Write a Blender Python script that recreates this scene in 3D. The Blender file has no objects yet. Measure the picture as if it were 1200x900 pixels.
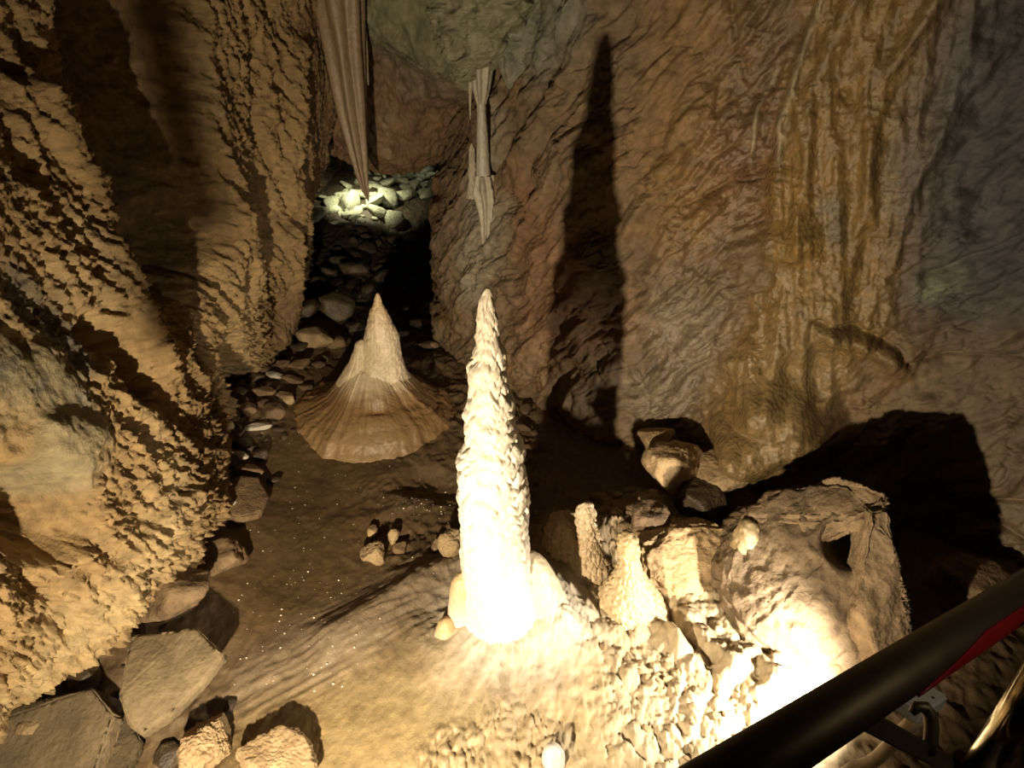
import bpy, bmesh, math, random
import numpy as np
from mathutils import Vector, Matrix

SC = bpy.context.scene
COL = SC.collection
rnd = random.Random(7)

# ------------------------------------------------------------------ camera
F = 760.0
PITCH = math.radians(32)
CAM = np.array([0.0, 0.0, 2.4])
FW = np.array([0, math.cos(PITCH), -math.sin(PITCH)])
UP = np.array([0, math.sin(PITCH), math.cos(PITCH)])
RT = np.array([1.0, 0, 0])


def ray(px, py):
    return FW + (px - 600) / F * RT - (py - 450) / F * UP


def at_depth(px, py, d):
    return CAM + ray(px, py) * d


def on_y(px, py, y):
    r = ray(px, py)
    return CAM + r * (y / r[1])


def on_z(px, py, z):
    r = ray(px, py)
    return CAM + r * ((z - CAM[2]) / r[2])


cam = bpy.data.cameras.new('camera')
cam.sensor_width = 36
cam.lens = 36 * F / 1200
cam.clip_start = 0.02
camo = bpy.data.objects.new('camera', cam)
COL.objects.link(camo)
camo.location = CAM
camo.rotation_euler = (math.radians(90) - PITCH, 0, 0)
SC.camera = camo

# ------------------------------------------------------------------ noise
U = np.uint32


def _hash(ix, iy, iz, seed):
    with np.errstate(over='ignore'):
        h = ix.astype(np.int64).astype(U) * U(374761393) + iy.astype(np.int64).astype(U) * U(668265263) \
            + iz.astype(np.int64).astype(U) * U(2147483647) + U((seed * 1274126177) & 0xffffffff)
        h = (h ^ (h >> U(13))) * U(1274126177)
        h = (h ^ (h >> U(16))) * U(2246822519)
        h = h ^ (h >> U(15))
    return h


def perlin(x, y, z, seed=0):
    x, y, z = [np.asarray(a, np.float32) for a in np.broadcast_arrays(x, y, z)]
    ix, iy, iz = np.floor(x), np.floor(y), np.floor(z)
    fx, fy, fz = x - ix, y - iy, z - iz
    u, v, w = [f * f * f * (f * (f * 6 - 15) + 10) for f in (fx, fy, fz)]
    out = 0
    for dx in (0, 1):
        wx = u if dx else 1 - u
        for dy in (0, 1):
            wy = v if dy else 1 - v
            for dz in (0, 1):
                wz = w if dz else 1 - w
                h = _hash(ix + dx, iy + dy, iz + dz, seed)
                gx = (h & U(1023)).astype(np.float32) / 511.5 - 1
                gy = ((h >> U(10)) & U(1023)).astype(np.float32) / 511.5 - 1
                gz = ((h >> U(20)) & U(1023)).astype(np.float32) / 511.5 - 1
                out = out + wx * wy * wz * (gx * (fx - dx) + gy * (fy - dy) + gz * (fz - dz))
    return out * 1.3


def fbm(x, y, z, octv=4, seed=0, gain=.5, ridge=False):
    a, f, o, n = 1.0, 1.0, 0, 0
    for i in range(octv):
        p = perlin(x * f + 17.3 * i, y * f - 9.1 * i, z * f + 3.7 * i, seed + i)
        if ridge:
            p = 1 - 2 * np.abs(p) * 1.6
        o = o + a * p
        n += a
        a *= gain
        f *= 2.03
    return o / n


def worley(x, y, z, seed=0, flat=False):
    x, y, z = [np.asarray(a, np.float32) for a in np.broadcast_arrays(x, y, z)]
    ix, iy, iz = np.floor(x), np.floor(y), np.floor(z)
    f1 = np.full(x.shape, 9, np.float32)
    f2 = np.full(x.shape, 9, np.float32)
    for dx in (-1, 0, 1):
        for dy in (-1, 0, 1):
            for dz in ((0,) if flat else (-1, 0, 1)):
                cx, cy, cz = ix + dx, iy + dy, iz + dz
                h = _hash(cx, cy, cz, seed)
                px = cx + (h & U(1023)).astype(np.float32) / 1023
                py = cy + ((h >> U(10)) & U(1023)).astype(np.float32) / 1023
                d = (px - x) ** 2 + (py - y) ** 2
                if not flat:
                    pz = cz + ((h >> U(20)) & U(1023)).astype(np.float32) / 1023
                    d = d + (pz - z) ** 2
                f2 = np.minimum(f2, np.maximum(f1, d))
                f1 = np.minimum(f1, d)
    return np.sqrt(f1), np.sqrt(f2)


def sstep(a, b, x):
    t = np.clip((x - a) / (b - a), 0, 1)
    return t * t * (3 - 2 * t)


def crm(xs, ys, x):
    """smooth monotone-ish interpolation of a table (Catmull-Rom)"""
    xs = np.asarray(xs, float)
    ys = np.asarray(ys, float)
    m = np.gradient(ys, xs, axis=0)
    x = np.clip(x, xs[0], xs[-1])
    i = np.clip(np.searchsorted(xs, x) - 1, 0, len(xs) - 2)
    h = xs[i + 1] - xs[i]
    t = (x - xs[i]) / h
    if ys.ndim > 1:
        t = t[..., None]
        h = h[..., None]
    return (2 * t**3 - 3 * t**2 + 1) * ys[i] + (t**3 - 2 * t**2 + t) * h * m[i] \
        + (-2 * t**3 + 3 * t**2) * ys[i + 1] + (t**3 - t**2) * h * m[i + 1]


def table2(us, vs, T, u, v):
    """bicubic-ish table: rows over vs, columns over us"""
    T = np.asarray(T, float)
    cols = np.stack([crm(us, T[k], u) for k in range(len(vs))], 0)   # nv x len(u)
    return crm(vs, cols, v)                                          # len(v) x len(u)


# ------------------------------------------------------------------ materials
MATS = {}


def nd(nt, t, **kw):
    n = nt.nodes.new(t)
    for k, v in kw.items():
        setattr(n, k, v)
    return n


DARK = .72     # overall stone reflectance


def mat_surface(name, bump=.35, fine=90, tint=DARK, spec=.5, vary=.35, dryr=.85, wetr=.22, coarse=18, drops=0.0):
    """rock whose colour and wetness are stored on the mesh; grain is procedural"""
    m = bpy.data.materials.new(name)
    m.use_nodes = True
    nt = m.node_tree
    L = nt.links
    b = nt.nodes['Principled BSDF']
    tc = nd(nt, 'ShaderNodeTexCoord')
    at = nd(nt, 'ShaderNodeAttribute', attribute_name='stone_colour')
    wt = nd(nt, 'ShaderNodeAttribute', attribute_name='wet')
    n1 = nd(nt, 'ShaderNodeTexNoise')
    n1.inputs['Scale'].default_value = fine
    n1.inputs['Detail'].default_value = 5
    n1.inputs['Roughness'].default_value = .65
    n2 = nd(nt, 'ShaderNodeTexNoise')
    n2.inputs['Scale'].default_value = coarse
    n2.inputs['Detail'].default_value = 6
    L.new(tc.outputs['Object'], n1.inputs['Vector'])
    L.new(tc.outputs['Object'], n2.inputs['Vector'])
    mr = nd(nt, 'ShaderNodeMapRange')
    mr.inputs['From Min'].default_value = .3
    mr.inputs['From Max'].default_value = .7
    mr.inputs['To Min'].default_value = 1 - vary
    mr.inputs['To Max'].default_value = 1 + vary
    L.new(n2.outputs['Fac'], mr.inputs['Value'])
    vm = nd(nt, 'ShaderNodeVectorMath', operation='SCALE')
    L.new(at.outputs['Color'], vm.inputs[0])
    L.new(mr.outputs['Result'], vm.inputs['Scale'])
    mr.inputs['To Min'].default_value *= tint
    mr.inputs['To Max'].default_value *= tint
    L.new(vm.outputs['Vector'], b.inputs['Base Color'])
    mr2 = nd(nt, 'ShaderNodeMapRange')
    mr2.inputs['To Min'].default_value = dryr
    mr2.inputs['To Max'].default_value = wetr
    L.new(wt.outputs['Fac'], mr2.inputs['Value'])
    L.new(mr2.outputs['Result'], b.inputs['Roughness'])
    b.inputs['Specular IOR Level'].default_value = spec
    bp = nd(nt, 'ShaderNodeBump')
    bp.inputs['Strength'].default_value = bump
    bp.inputs['Distance'].default_value = .01
    L.new(n1.outputs['Fac'], bp.inputs['Height'])
    bp2 = nd(nt, 'ShaderNodeBump')
    bp2.inputs['Strength'].default_value = bump * .8
    bp2.inputs['Distance'].default_value = .02
    L.new(n2.outputs['Fac'], bp2.inputs['Height'])
    L.new(bp2.outputs['Normal'], bp.inputs['Normal'])
    if drops:
        vo = nd(nt, 'ShaderNodeTexVoronoi', feature='SMOOTH_F1')
        vo.inputs['Scale'].default_value = 48
        L.new(tc.outputs['Object'], vo.inputs['Vector'])
        mw = nd(nt, 'ShaderNodeMath', operation='MULTIPLY')
        mw.inputs[1].default_value = drops
        L.new(wt.outputs['Fac'], mw.inputs[0])
        b3 = nd(nt, 'ShaderNodeBump')
        b3.inputs['Distance'].default_value = .015
        b3.invert = True
        L.new(mw.outputs['Value'], b3.inputs['Strength'])
        L.new(vo.outputs['Distance'], b3.inputs['Height'])
        L.new(bp.outputs['Normal'], b3.inputs['Normal'])
        L.new(b3.outputs['Normal'], b.inputs['Normal'])
    else:
        L.new(bp.outputs['Normal'], b.inputs['Normal'])
    return m


def mat_rock(name, c1, c2, rough=.8, bump=.5, scale=14):
    """loose stone: two tones mixed by noise, each stone a little lighter or darker"""
    m = bpy.data.materials.new(name)
    m.use_nodes = True
    nt = m.node_tree
    L = nt.links
    b = nt.nodes['Principled BSDF']
    tc = nd(nt, 'ShaderNodeTexCoord')
    oi = nd(nt, 'ShaderNodeObjectInfo')
    ad = nd(nt, 'ShaderNodeVectorMath', operation='ADD')
    L.new(tc.outputs['Object'], ad.inputs[0])
    L.new(oi.outputs['Location'], ad.inputs[1])
    n1 = nd(nt, 'ShaderNodeTexNoise')
    n1.inputs['Scale'].default_value = scale
    n1.inputs['Detail'].default_value = 7
    n1.inputs['Roughness'].default_value = .6
    L.new(ad.outputs['Vector'], n1.inputs['Vector'])
    n2 = nd(nt, 'ShaderNodeTexNoise')
    n2.inputs['Scale'].default_value = scale * 7
    n2.inputs['Detail'].default_value = 5
    L.new(ad.outputs['Vector'], n2.inputs['Vector'])
    cr = nd(nt, 'ShaderNodeValToRGB')
    cr.color_ramp.elements[0].position = .35
    cr.color_ramp.elements[0].color = (*c1, 1)
    cr.color_ramp.elements[1].position = .65
    cr.color_ramp.elements[1].color = (*c2, 1)
    L.new(n1.outputs['Fac'], cr.inputs['Fac'])
    mr = nd(nt, 'ShaderNodeMapRange')
    mr.inputs['To Min'].default_value = .7
    mr.inputs['To Max'].default_value = 1.25
    L.new(oi.outputs['Random'], mr.inputs['Value'])
    vm = nd(nt, 'ShaderNodeVectorMath', operation='SCALE')
    L.new(cr.outputs['Color'], vm.inputs[0])
    L.new(mr.outputs['Result'], vm.inputs['Scale'])
    L.new(vm.outputs['Vector'], b.inputs['Base Color'])
    b.inputs['Roughness'].default_value = rough
    bp = nd(nt, 'ShaderNodeBump')
    bp.inputs['Strength'].default_value = bump
    bp.inputs['Distance'].default_value = .012
    L.new(n2.outputs['Fac'], bp.inputs['Height'])
    bp2 = nd(nt, 'ShaderNodeBump')
    bp2.inputs['Strength'].default_value = bump
    bp2.inputs['Distance'].default_value = .02
    L.new(n1.outputs['Fac'], bp2.inputs['Height'])
    L.new(bp2.outputs['Normal'], bp.inputs['Normal'])
    L.new(bp.outputs['Normal'], b.inputs['Normal'])
    return m


def mat_plain(name, c, rough=.4, metal=0.0, bump=0.0, emit=None):
    m = bpy.data.materials.new(name)
    m.use_nodes = True
    nt = m.node_tree
    b = nt.nodes['Principled BSDF']
    tc = nd(nt, 'ShaderNodeTexCoord')
    n = nd(nt, 'ShaderNodeTexNoise')
    n.inputs['Scale'].default_value = 25
    n.inputs['Detail'].default_value = 6
    nt.links.new(tc.outputs['Object'], n.inputs['Vector'])
    cr = nd(nt, 'ShaderNodeValToRGB')
    cr.color_ramp.elements[0].position = .3
    cr.color_ramp.elements[0].color = (*[v * .75 for v in c], 1)
    cr.color_ramp.elements[1].position = .7
    cr.color_ramp.elements[1].color = (*c, 1)
    nt.links.new(n.outputs['Fac'], cr.inputs['Fac'])
    nt.links.new(cr.outputs['Color'], b.inputs['Base Color'])
    b.inputs['Roughness'].default_value = rough
    b.inputs['Metallic'].default_value = metal
    if bump:
        bp = nd(nt, 'ShaderNodeBump')
        bp.inputs['Strength'].default_value = bump
        bp.inputs['Distance'].default_value = .002
        nt.links.new(n.outputs['Fac'], bp.inputs['Height'])
        nt.links.new(bp.outputs['Normal'], b.inputs['Normal'])
    if emit:
        b.inputs['Emission Color'].default_value = (*emit[0], 1)
        b.inputs['Emission Strength'].default_value = emit[1]
    return m


M = {   # one entry per kind of stone or fitting
    'left': mat_surface('tan_limestone', bump=.7, fine=85, coarse=22, vary=.3),
    'right': mat_surface('brown_wet_limestone', bump=.45, fine=100, coarse=20, vary=.3, wetr=.10, spec=.6, drops=.55),
    'back': mat_surface('back_limestone', bump=.4, fine=60, coarse=12, vary=.35),
    'floor': mat_surface('cave_floor_clay', bump=.35, fine=120, coarse=20, vary=.22, wetr=.25),
    'calcite': mat_surface('cream_calcite', bump=.3, fine=90, coarse=30, vary=.1, dryr=.5, wetr=.2, tint=1.0),
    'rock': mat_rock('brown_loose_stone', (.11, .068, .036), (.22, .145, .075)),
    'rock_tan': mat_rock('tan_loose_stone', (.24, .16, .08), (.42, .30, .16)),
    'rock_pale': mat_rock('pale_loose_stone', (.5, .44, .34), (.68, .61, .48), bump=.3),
    'rock_brown': mat_rock('brown_boulder_stone', (.13, .088, .048), (.25, .175, .10), scale=10),
    'rock_grey': mat_rock('grey_brown_slab_stone', (.12, .088, .046), (.21, .155, .085), scale=8),
    'rock_dark': mat_rock('dark_wet_shaded_stone', (.05, .034, .02), (.11, .075, .04), rough=.5),  # dark tone also carries the shade of unlit rocks
    'rock_far': mat_rock('far_lamplit_stone', (.22, .23, .15), (.5, .52, .38)),  # lamplight put into the pale greenish tone
    'steel_dark': mat_plain('dark_brushed_steel', (.16, .13, .085), .5, .8, .1),
    'red': mat_plain('red_reflection_tint', (.35, .012, .02), .4),  # colour of the reddish reflection painted onto the rail
    'chrome': mat_plain('worn_bright_steel', (.55, .48, .33), .16, 1.0, .15),
    'white_pl': mat_plain('white_painted_plastic', (.80, .82, .84), .5),
    'cream_pl': mat_plain('cream_plastic', (.7, .58, .38), .5),
    'black': mat_plain('black_rubber', (.02, .018, .015), .5),
}

# ------------------------------------------------------------------ object helpers


def tag(o, label=None, cat=None, group=None, kind=None):
    if label: o['label'] = label
    if cat: o['category'] = cat
    if group: o['group'] = group
    if kind: o['kind'] = kind
    return o


def empty(name, loc):
    o = bpy.data.objects.new(name, None)
    o.empty_display_size = .05
    COL.objects.link(o)
    o.location = loc
    return o


def link(me, name, mat, parent=None, loc=None):
    o = bpy.data.objects.new(name, me)
    if mat is not None and not me.materials:
        me.materials.append(mat)
    COL.objects.link(o)
    if loc is not None:
        o.location = loc
    if parent is not None:
        o.parent = parent
    return o


def mesh_from(verts, quads, smooth=True):
    """verts (N,3), faces (M,k) arrays"""
    me = bpy.data.meshes.new('mesh')
    verts = np.ascontiguousarray(verts, np.float32)
    quads = np.ascontiguousarray(quads, np.int32)
    k = quads.shape[1]
    me.vertices.add(len(verts))
    me.vertices.foreach_set('co', verts.ravel())
    me.loops.add(quads.size)
    me.loops.foreach_set('vertex_index', quads.ravel())
    me.polygons.add(len(quads))
    me.polygons.foreach_set('loop_start', np.arange(0, quads.size, k, dtype=np.int32))
    me.update(calc_edges=True)
    me.validate()
    if smooth:
        me.shade_smooth()
    return me


def put_attrs(me, col=None, wet=None):
    if col is not None:
        a = me.attributes.new('stone_colour', 'FLOAT_COLOR', 'POINT')
        c = np.ones((len(me.vertices), 4), np.float32)
        c[:, :3] = np.clip(col.reshape(-1, 3), 0.003, .95)
        a.data.foreach_set('color', c.ravel())
    if wet is not None:
        a = me.attributes.new('wet', 'FLOAT', 'POINT')
        a.data.foreach_set('value', np.clip(wet, 0, 1).astype(np.float32).ravel())


def grid_faces(nu, nv, wrap=False):
    """vertex index = j*nu+i ; j over nv rows"""
    iu = np.arange(nu if wrap else nu - 1)
    jv = np.arange(nv - 1)
    I, J = np.meshgrid(iu, jv)
    I2 = (I + 1) % nu
    return np.stack([J * nu + I, J * nu + I2, (J + 1) * nu + I2, (J + 1) * nu + I], -1).reshape(-1, 4)


class Surf:
    """a sheet of rock: base points, a relief along its normals, a colour and a wetness"""

    def __init__(s, P, flip=False):
        s.P = P.astype(np.float64)                      # nv x nu x 3
        du = np.gradient(s.P, axis=1)
        dv = np.gradient(s.P, axis=0)
        n = np.cross(du, dv)
        n /= np.linalg.norm(n, axis=-1, keepdims=True) + 1e-12
        s.N = -n if flip else n
        s.D = np.zeros(P.shape[:2])
        s.C = np.zeros(P.shape)
        s.W = np.zeros(P.shape[:2])
        v = s.P - CAM
        z = v @ FW
        zz = np.where(z > .05, z, 1e9)
        s.px = 600 + F * (v @ RT) / zz
        s.py = 450 - F * (v @ UP) / zz
        s.dep = z

    def at(s, px, py):
        d = (s.px - px) ** 2 + (s.py - py) ** 2 + (s.dep < .05) * 1e9
        k = np.argmin(d)
        k = np.unravel_index(k, d.shape)
        near = d < d[k] + 30
        dd = np.where(near, s.dep, 1e9)
        k2 = np.unravel_index(np.argmin(dd), dd.shape)
        return s.P[k2]

    def dist(s, pts):
        Q = [s.at(*p) for p in pts]
        if len(Q) == 1:
            return np.linalg.norm(s.P - Q[0], axis=-1)
        out = None
        for a, b in zip(Q[:-1], Q[1:]):
            ab = b - a
            t = np.clip(((s.P - a) @ ab) / max(ab @ ab, 1e-9), 0, 1)
            d = np.linalg.norm(s.P - (a + t[..., None] * ab), axis=-1)
            out = d if out is None else np.minimum(out, d)
        return out

    def f(s, pts, w, p=2, warp=0, wf=6.0):
        d = s.dist(pts)
        if warp:
            d = np.maximum(0, d + warp * fbm(s.P[..., 0] * wf, s.P[..., 1] * wf, s.P[..., 2] * wf, 3, 77))
        return np.exp(-(d / w) ** p)

    def mixc(s, w, c):
        s.C = s.C * (1 - w[..., None]) + np.array(c) * w[..., None]

    def build(s, name, mat, parent=None, extra=None):
        V = s.P + s.N * s.D[..., None]
        if extra is not None:
            V = V + extra
        s.V = V
        nv, nu = s.D.shape
        me = mesh_from(V.reshape(-1, 3), grid_faces(nu, nv))
        put_attrs(me, s.C, s.W)
        return link(me, name, mat, parent)


def grow(a, b, n, pw):
    return a + (b - a) * np.linspace(0, 1, n) ** pw


exec_order = []

# ================================================================== LEFT WALL
def make_left():
    nu, nv = 1000, 720
    ys = -0.4 + 8.6 * (np.exp(np.linspace(0, 1, nu) * 1.5) - 1) / (math.exp(1.5) - 1)
    zs = np.linspace(-0.25, 3.5, nv)
    us = [-1, .5, 1.3, 1.8, 2.4, 3.0, 3.8, 4.5, 5.0, 5.5, 6.5, 8.5]
    vs = [-.3, .02, .3, .8, 1.4, 2.2, 3.5]
    T = [[-2.4, -2.3, -2.15, -1.95, -1.85, -2.0, -1.95, -1.95, -2.05, -2.3, -2.4, -2.3],
         [-2.2, -2.1, -1.97, -1.72, -1.68, -1.85, -1.82, -1.85, -1.95, -2.2, -2.3, -2.2],
         [-1.9, -1.85, -1.70, -1.47, -1.45, -1.66, -1.68, -1.72, -1.80, -2.1, -2.2, -2.1],
         [-1.7, -1.62, -1.52, -1.43, -1.46, -1.55, -1.56, -1.56, -1.62, -2.0, -2.1, -2.0],
         [-1.6, -1.52, -1.50, -1.50, -1.52, -1.55, -1.47, -1.36, -1.40, -1.75, -2.0, -1.9],
         [-1.6, -1.60, -1.60, -1.62, -1.62, -1.55, -1.40, -1.20, -1.17, -1.35, -1.6, -1.7],
         [-1.2, -1.20, -1.25, -1.30, -1.35, -1.30, -1.20, -1.05, -.95, -1.0, -1.1, -1.2]]
    X = table2(us, vs, T, ys, zs)
    Y, Z = np.meshgrid(ys, zs)
    P = np.stack([X, Y, Z], -1)
    s = Surf(P)
    if s.N[..., 0].mean() < 0:
        s.N = -s.N
    q = Y + .30 * Z
    # masks
    slab = s.f([(-20, 440), (40, 450), (80, 520)], .15, 4, .14)
    slab2 = s.f([(20, 520), (110, 525)], .09, 4, .04)
    butt = s.f([(370, 60), (375, 180), (350, 300), (325, 370)], .30, 4, .1)
    smooth = np.clip(slab + slab2, 0, 1)
    rough = 1 - .8 * smooth - .65 * butt * (1 - smooth)
    wz = .25 * fbm(Y * 1.3, Z * 1.3, X, 2, 5)
    big = fbm((q + wz) * 2.2, Z * .7, X * .3, 3, 11)
    ribs = fbm((q + wz * .6) * 6.5, Z * 1.7, 0, 4, 21, ridge=True)
    rib2 = fbm((q + wz * .3) * 17, Z * 5, 0, 3, 31, ridge=True)
    f1, f2 = worley((q + .02 * big) * 30, Z * 13, X * 5, 3)
    pop = np.clip(f2 - f1, 0, .6)
    f1b, f2b = worley(q * 62, Z * 34, X * 5, 8)
    popb = np.clip(f2b - f1b, 0, .6)
    fine = fbm(Y * 35, Z * 35, X * 35, 3, 41)
    fin2 = fbm(Y * 70, Z * 55, X * 50, 3, 43, ridge=True)
    s.D += .10 * big
    s.D += rough * (.052 * ribs + .030 * rib2 + .020 * (.6 - f1) + .024 * (.6 - f1b) + .022 * fine + .010 * fin2) + .004 * fine
    # flaky ledges low on the wall (overhanging scallops)
    low = sstep(.95, .55, Z) * rough
    led = (Z * 13 + 1.2 * fbm(Y * 3, Z * 3, 0, 3, 51))
    s.D += low * .03 * (np.mod(led, 1) ** 2)
    # the smooth slab stands proud and ends below in a ledge
    s.D += .07 * slab + .04 * slab2
    s.D -= .28 * s.f([(-30, 600), (30, 595), (75, 625)], .11, 4, .07)
    s.D -= .10 * s.f([(30, 650), (70, 720)], .07, 2, .05)
    s.D -= .20 * s.f([(112, 385), (150, 425), (170, 455)], .07, 3, .09, 14)
    s.D -= .24 * s.f([(262, 415), (280, 470)], .14, 3, .05)
    s.D -= .10 * s.f([(190, 300), (230, 350), (235, 400)], .06, 2, .05)
    rec = s.f([(150, -80), (168, 40), (184, 140), (198, 240)], .40, 5, .16, 4)
    s.D = s.D * (1 - .45 * rec) - .46 * rec
    s.D += .08 * s.f([(240, 40), (245, 160), (265, 260), (290, 330)], .09, 2, .05)
    s.D += .10 * s.f([(30, 120), (90, 230), (130, 330), (170, 420)], .09, 2, .06)
    s.D += .14 * s.f([(325, 280), (328, 360), (318, 395)], .12, 2, .02)
    s.D += .07 * s.f([(262, 250), (262, 385)], .09, 2, .03)
    s.D -= .07 * s.f([(298, 60), (305, 190), (318, 290)], .06, 2, .03)
    s.D += .09 * s.f([(345, 60), (330, 200), (345, 300)], .08, 2, .04)
    s.D += .06 * s.f([(205, 600), (160, 650), (120, 720), (60, 790)], .07, 2, .04)
    # colours
    n1 = fbm(Y * 2.2, Z * 2.2, X, 4, 61)
    n2 = fbm(q * 7, Z * 4, X * 3, 4, 71)
    s.C[:] = (.40, .265, .115)
    s.mixc(sstep(-.05, .45, n1) * .6, (.46, .33, .165))
    s.mixc(sstep(0, .5, -n1) * .5, (.27, .165, .07))
    s.mixc(sstep(.15, .6, n2) * .5, (.16, .10, .05))
    s.mixc(s.f([(175, 30), (180, 160), (190, 260)], .25, 3, .1) * .75, (.17, .10, .048))  # shade of the upper recess painted in as darker brown
    s.mixc(slab * .85, (.33, .28, .165))
    s.mixc(slab * sstep(.0, .35, fbm(Y * 5, Z * 9, X, 3, 81)) * .8, (.18, .18, .15))
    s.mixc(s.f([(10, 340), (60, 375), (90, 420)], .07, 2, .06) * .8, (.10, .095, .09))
    s.mixc(s.f([(200, 560), (190, 620), (90, 740), (20, 810)], .14, 2, .06) * .7, (.52, .39, .20))
    s.mixc(s.f([(250, 450), (235, 540), (215, 590)], .16, 3, .06) * .7, (.26, .155, .065))
    s.mixc(butt * .7, (.30, .19, .10))
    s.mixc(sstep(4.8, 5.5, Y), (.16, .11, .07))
    s.W = .15 + .2 * sstep(0, .5, n1)
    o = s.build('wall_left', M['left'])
    tag(o, 'rough tan limestone wall on the left of the cave passage', 'cave wall', kind='structure')
    return s


# ================================================================== RIGHT WALL
def make_right():
    nu, nv = 1150, 680
    cp = np.array([(.3, 8.6), (-.1, 7.2), (-.45, 5.9), (-.66, 5.0), (-.58, 4.45), (-.1, 3.85), (.5, 3.25), (1.2, 2.92),
                   (2.0, 2.60), (2.7, 2.1), (3.2, 1.3), (3.5, .2), (3.5, -.6)])
    L = np.concatenate([[0], np.cumsum(np.linalg.norm(np.diff(cp, axis=0), axis=1))])
    # finer where it is close to the camera
    e = np.linspace(0, 1, nu)
    sp = L[-1] * (e ** .82)
    XY = crm(L, cp, sp)
    tan = np.gradient(XY, axis=0)
    tan /= np.linalg.norm(tan, axis=1, keepdims=True)
    nrm = np.stack([tan[:, 1], -tan[:, 0]], 1)     # travelling towards +x / -y: this points back at the viewer
    zs = np.linspace(-.2, 3.5, nv)
    S, Z = np.meshgrid(sp, zs)
    us = [0, 2.0, 3.6, 4.2, 4.8, 5.6, 6.5, 7.3, 8.2, 9.2, 11]
    vs = [-.2, .1, .5, .9, 1.5, 2.2, 3.5]
    T = [[0, 0, 0, .04, .05, .05, .15, .30, .35, .35, .3],
         [0, 0, 0, .03, .04, .04, .10, .24, .30, .30, .3],
         [0, 0, 0, .0, .02, .02, .03, .12, .18, .2, .2],
         [0, 0, 0, -.03, -.03, .0, .0, .02, .05, .05, .1],
         [0, -.1, -.2, -.30, -.15, .0, .0, .0, .0, 0, 0],
         [0, -.2, -.5, -.55, -.28, -.04, .0, .0, .02, .05, .0],
         [0, -.2, -.5, -.6, -.25, .05, .20, .25, .3, .35, .3]]
    off = table2(us, vs, T, sp, zs)
    P = np.zeros((nv, nu, 3))
    P[..., 0] = XY[None, :, 0] + nrm[None, :, 0] * off
    P[..., 1] = XY[None, :, 1] + nrm[None, :, 1] * off
    P[..., 2] = Z
    s = Surf(P)
    if (s.N[nv // 2, nu // 2] @ np.array([0, -1, 0])) < 0:
        s.N = -s.N
    X, Y = P[..., 0], P[..., 1]
    # wet flowstone zone
    flow = np.clip(s.f([(1075, -20), (1040, 150), (1000, 300), (960, 360)], .30, 4, .10)
                   + s.f([(960, 380), (900, 460), (880, 520)], .30, 4, .10)
                   + s.f([(1000, -20), (940, 180), (935, 300)], .14, 4, .06), 0, 1)
    wetm = np.clip(flow + .8 * s.f([(880, 60), (860, 160), (830, 300), (780, 470)], .22, 3, .12), 0, 1)
    grey = s.f([(1190, 60), (1150, 200), (1150, 330)], .34, 4, .10)
    rgt = s.f([(1150, 470), (1150, 600), (1120, 680)], .35, 4, .1)
    rough = 1 - .8 * flow
    w = .16 * fbm(X * 2, Y * 2, Z * 2, 3, 105)
    q = Z - 1.15 * (S - 5.6) + w * 1.3
    along = S + .9 * Z
    big = fbm(X * 1.6, Y * 1.6, Z * 1.6, 3, 111)
    s.D += .09 * big
    lay = q * 9 + .5 * fbm(along * 2.5, q * 5, 0, 3, 121)
    saw = np.mod(lay, 1)
    saw = np.where(saw < .86, saw / .86, (1 - saw) / .14)
    lmp = sstep(-.25, .35, fbm(along * 2.2, q * 3, 3, 3, 131))
    s.D += rough * .018 * saw * lmp * (1 - .6 * grey)
    lay2 = q * 27 + .8 * fbm(along * 6, q * 9, 0, 3, 141)
    sw2 = np.mod(lay2, 1)
    s.D += rough * .005 * sw2 * sstep(-.2, .3, fbm(along * 5, q * 6, 9, 2, 151)) * (1 - .6 * grey)
    chip = np.abs(fbm(along * 7, q * 20, 1, 4, 161))
    s.D -= rough * .020 * chip
    g1, g2 = worley(along * 2.0 + w * 2, q * 4.6 + w * 3, 0, 51, flat=True)
    s.D -= rough * .075 * g1
    g1, g2 = worley(along * 5.5 + w * 4, q * 12 + w * 5, 0, 52, flat=True)
    s.D -= rough * .026 * g1
    g1, g2 = worley(along * 14, q * 34, 0, 53, flat=True)
    s.D -= rough * .009 * g1
    s.D += rough * .05 * np.abs(fbm(X * 3.5, Y * 3.5, Z * 3.5, 3, 162))
    f1, f2 = worley(along * 7, q * 16, 0, 12, flat=True)
    s.D += rough * .022 * (1 - sstep(0, .16, f2 - f1)) * -1 * sstep(.0, .3, fbm(along * 3, q * 3, 5, 2, 165))
    s.D += .006 * fbm(X * 30, Y * 30, Z * 30, 3, 171) * (.4 + rough)
    # flowstone flutes and drips
    flu = fbm((S + .22 * Z) * 8 + w, Z * 1.2, 0, 3, 181, ridge=True)
    s.D += flow * (.035 * flu + .02) + flow * .03 * fbm(X * 6, Y * 6, Z * 4, 3, 182)
    f1, f2 = worley(S * 22, Z * 9, 0, 14, flat=True)
    s.D += wetm * .010 * (.6 - f1)
    f1, f2 = worley(S * 48, Z * 34, 0, 15, flat=True)
    s.D += wetm * .0045 * (.6 - f1)
    s.D += .04 * s.f([(1000, -10), (950, 110), (940, 190), (925, 300)], .035, 2, .01)
    s.D += .045 * s.f([(1100, -10), (1035, 90), (1015, 190), (1000, 300), (990, 340)], .035, 2, .01)
    s.D += .035 * s.f([(1115, 90), (1100, 150), (1060, 240), (1045, 320)], .03, 2, .01)
    s.D += .025 * s.f([(962, -5), (940, 60), (922, 120), (910, 150), (908, 196)], .012, 2)
    s.D += .015 * s.f([(905, 90), (882, 130), (875, 200)], .010, 2)
    s.D += .015 * s.f([(925, 60), (895, 150), (880, 195)], .010, 2)
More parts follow.
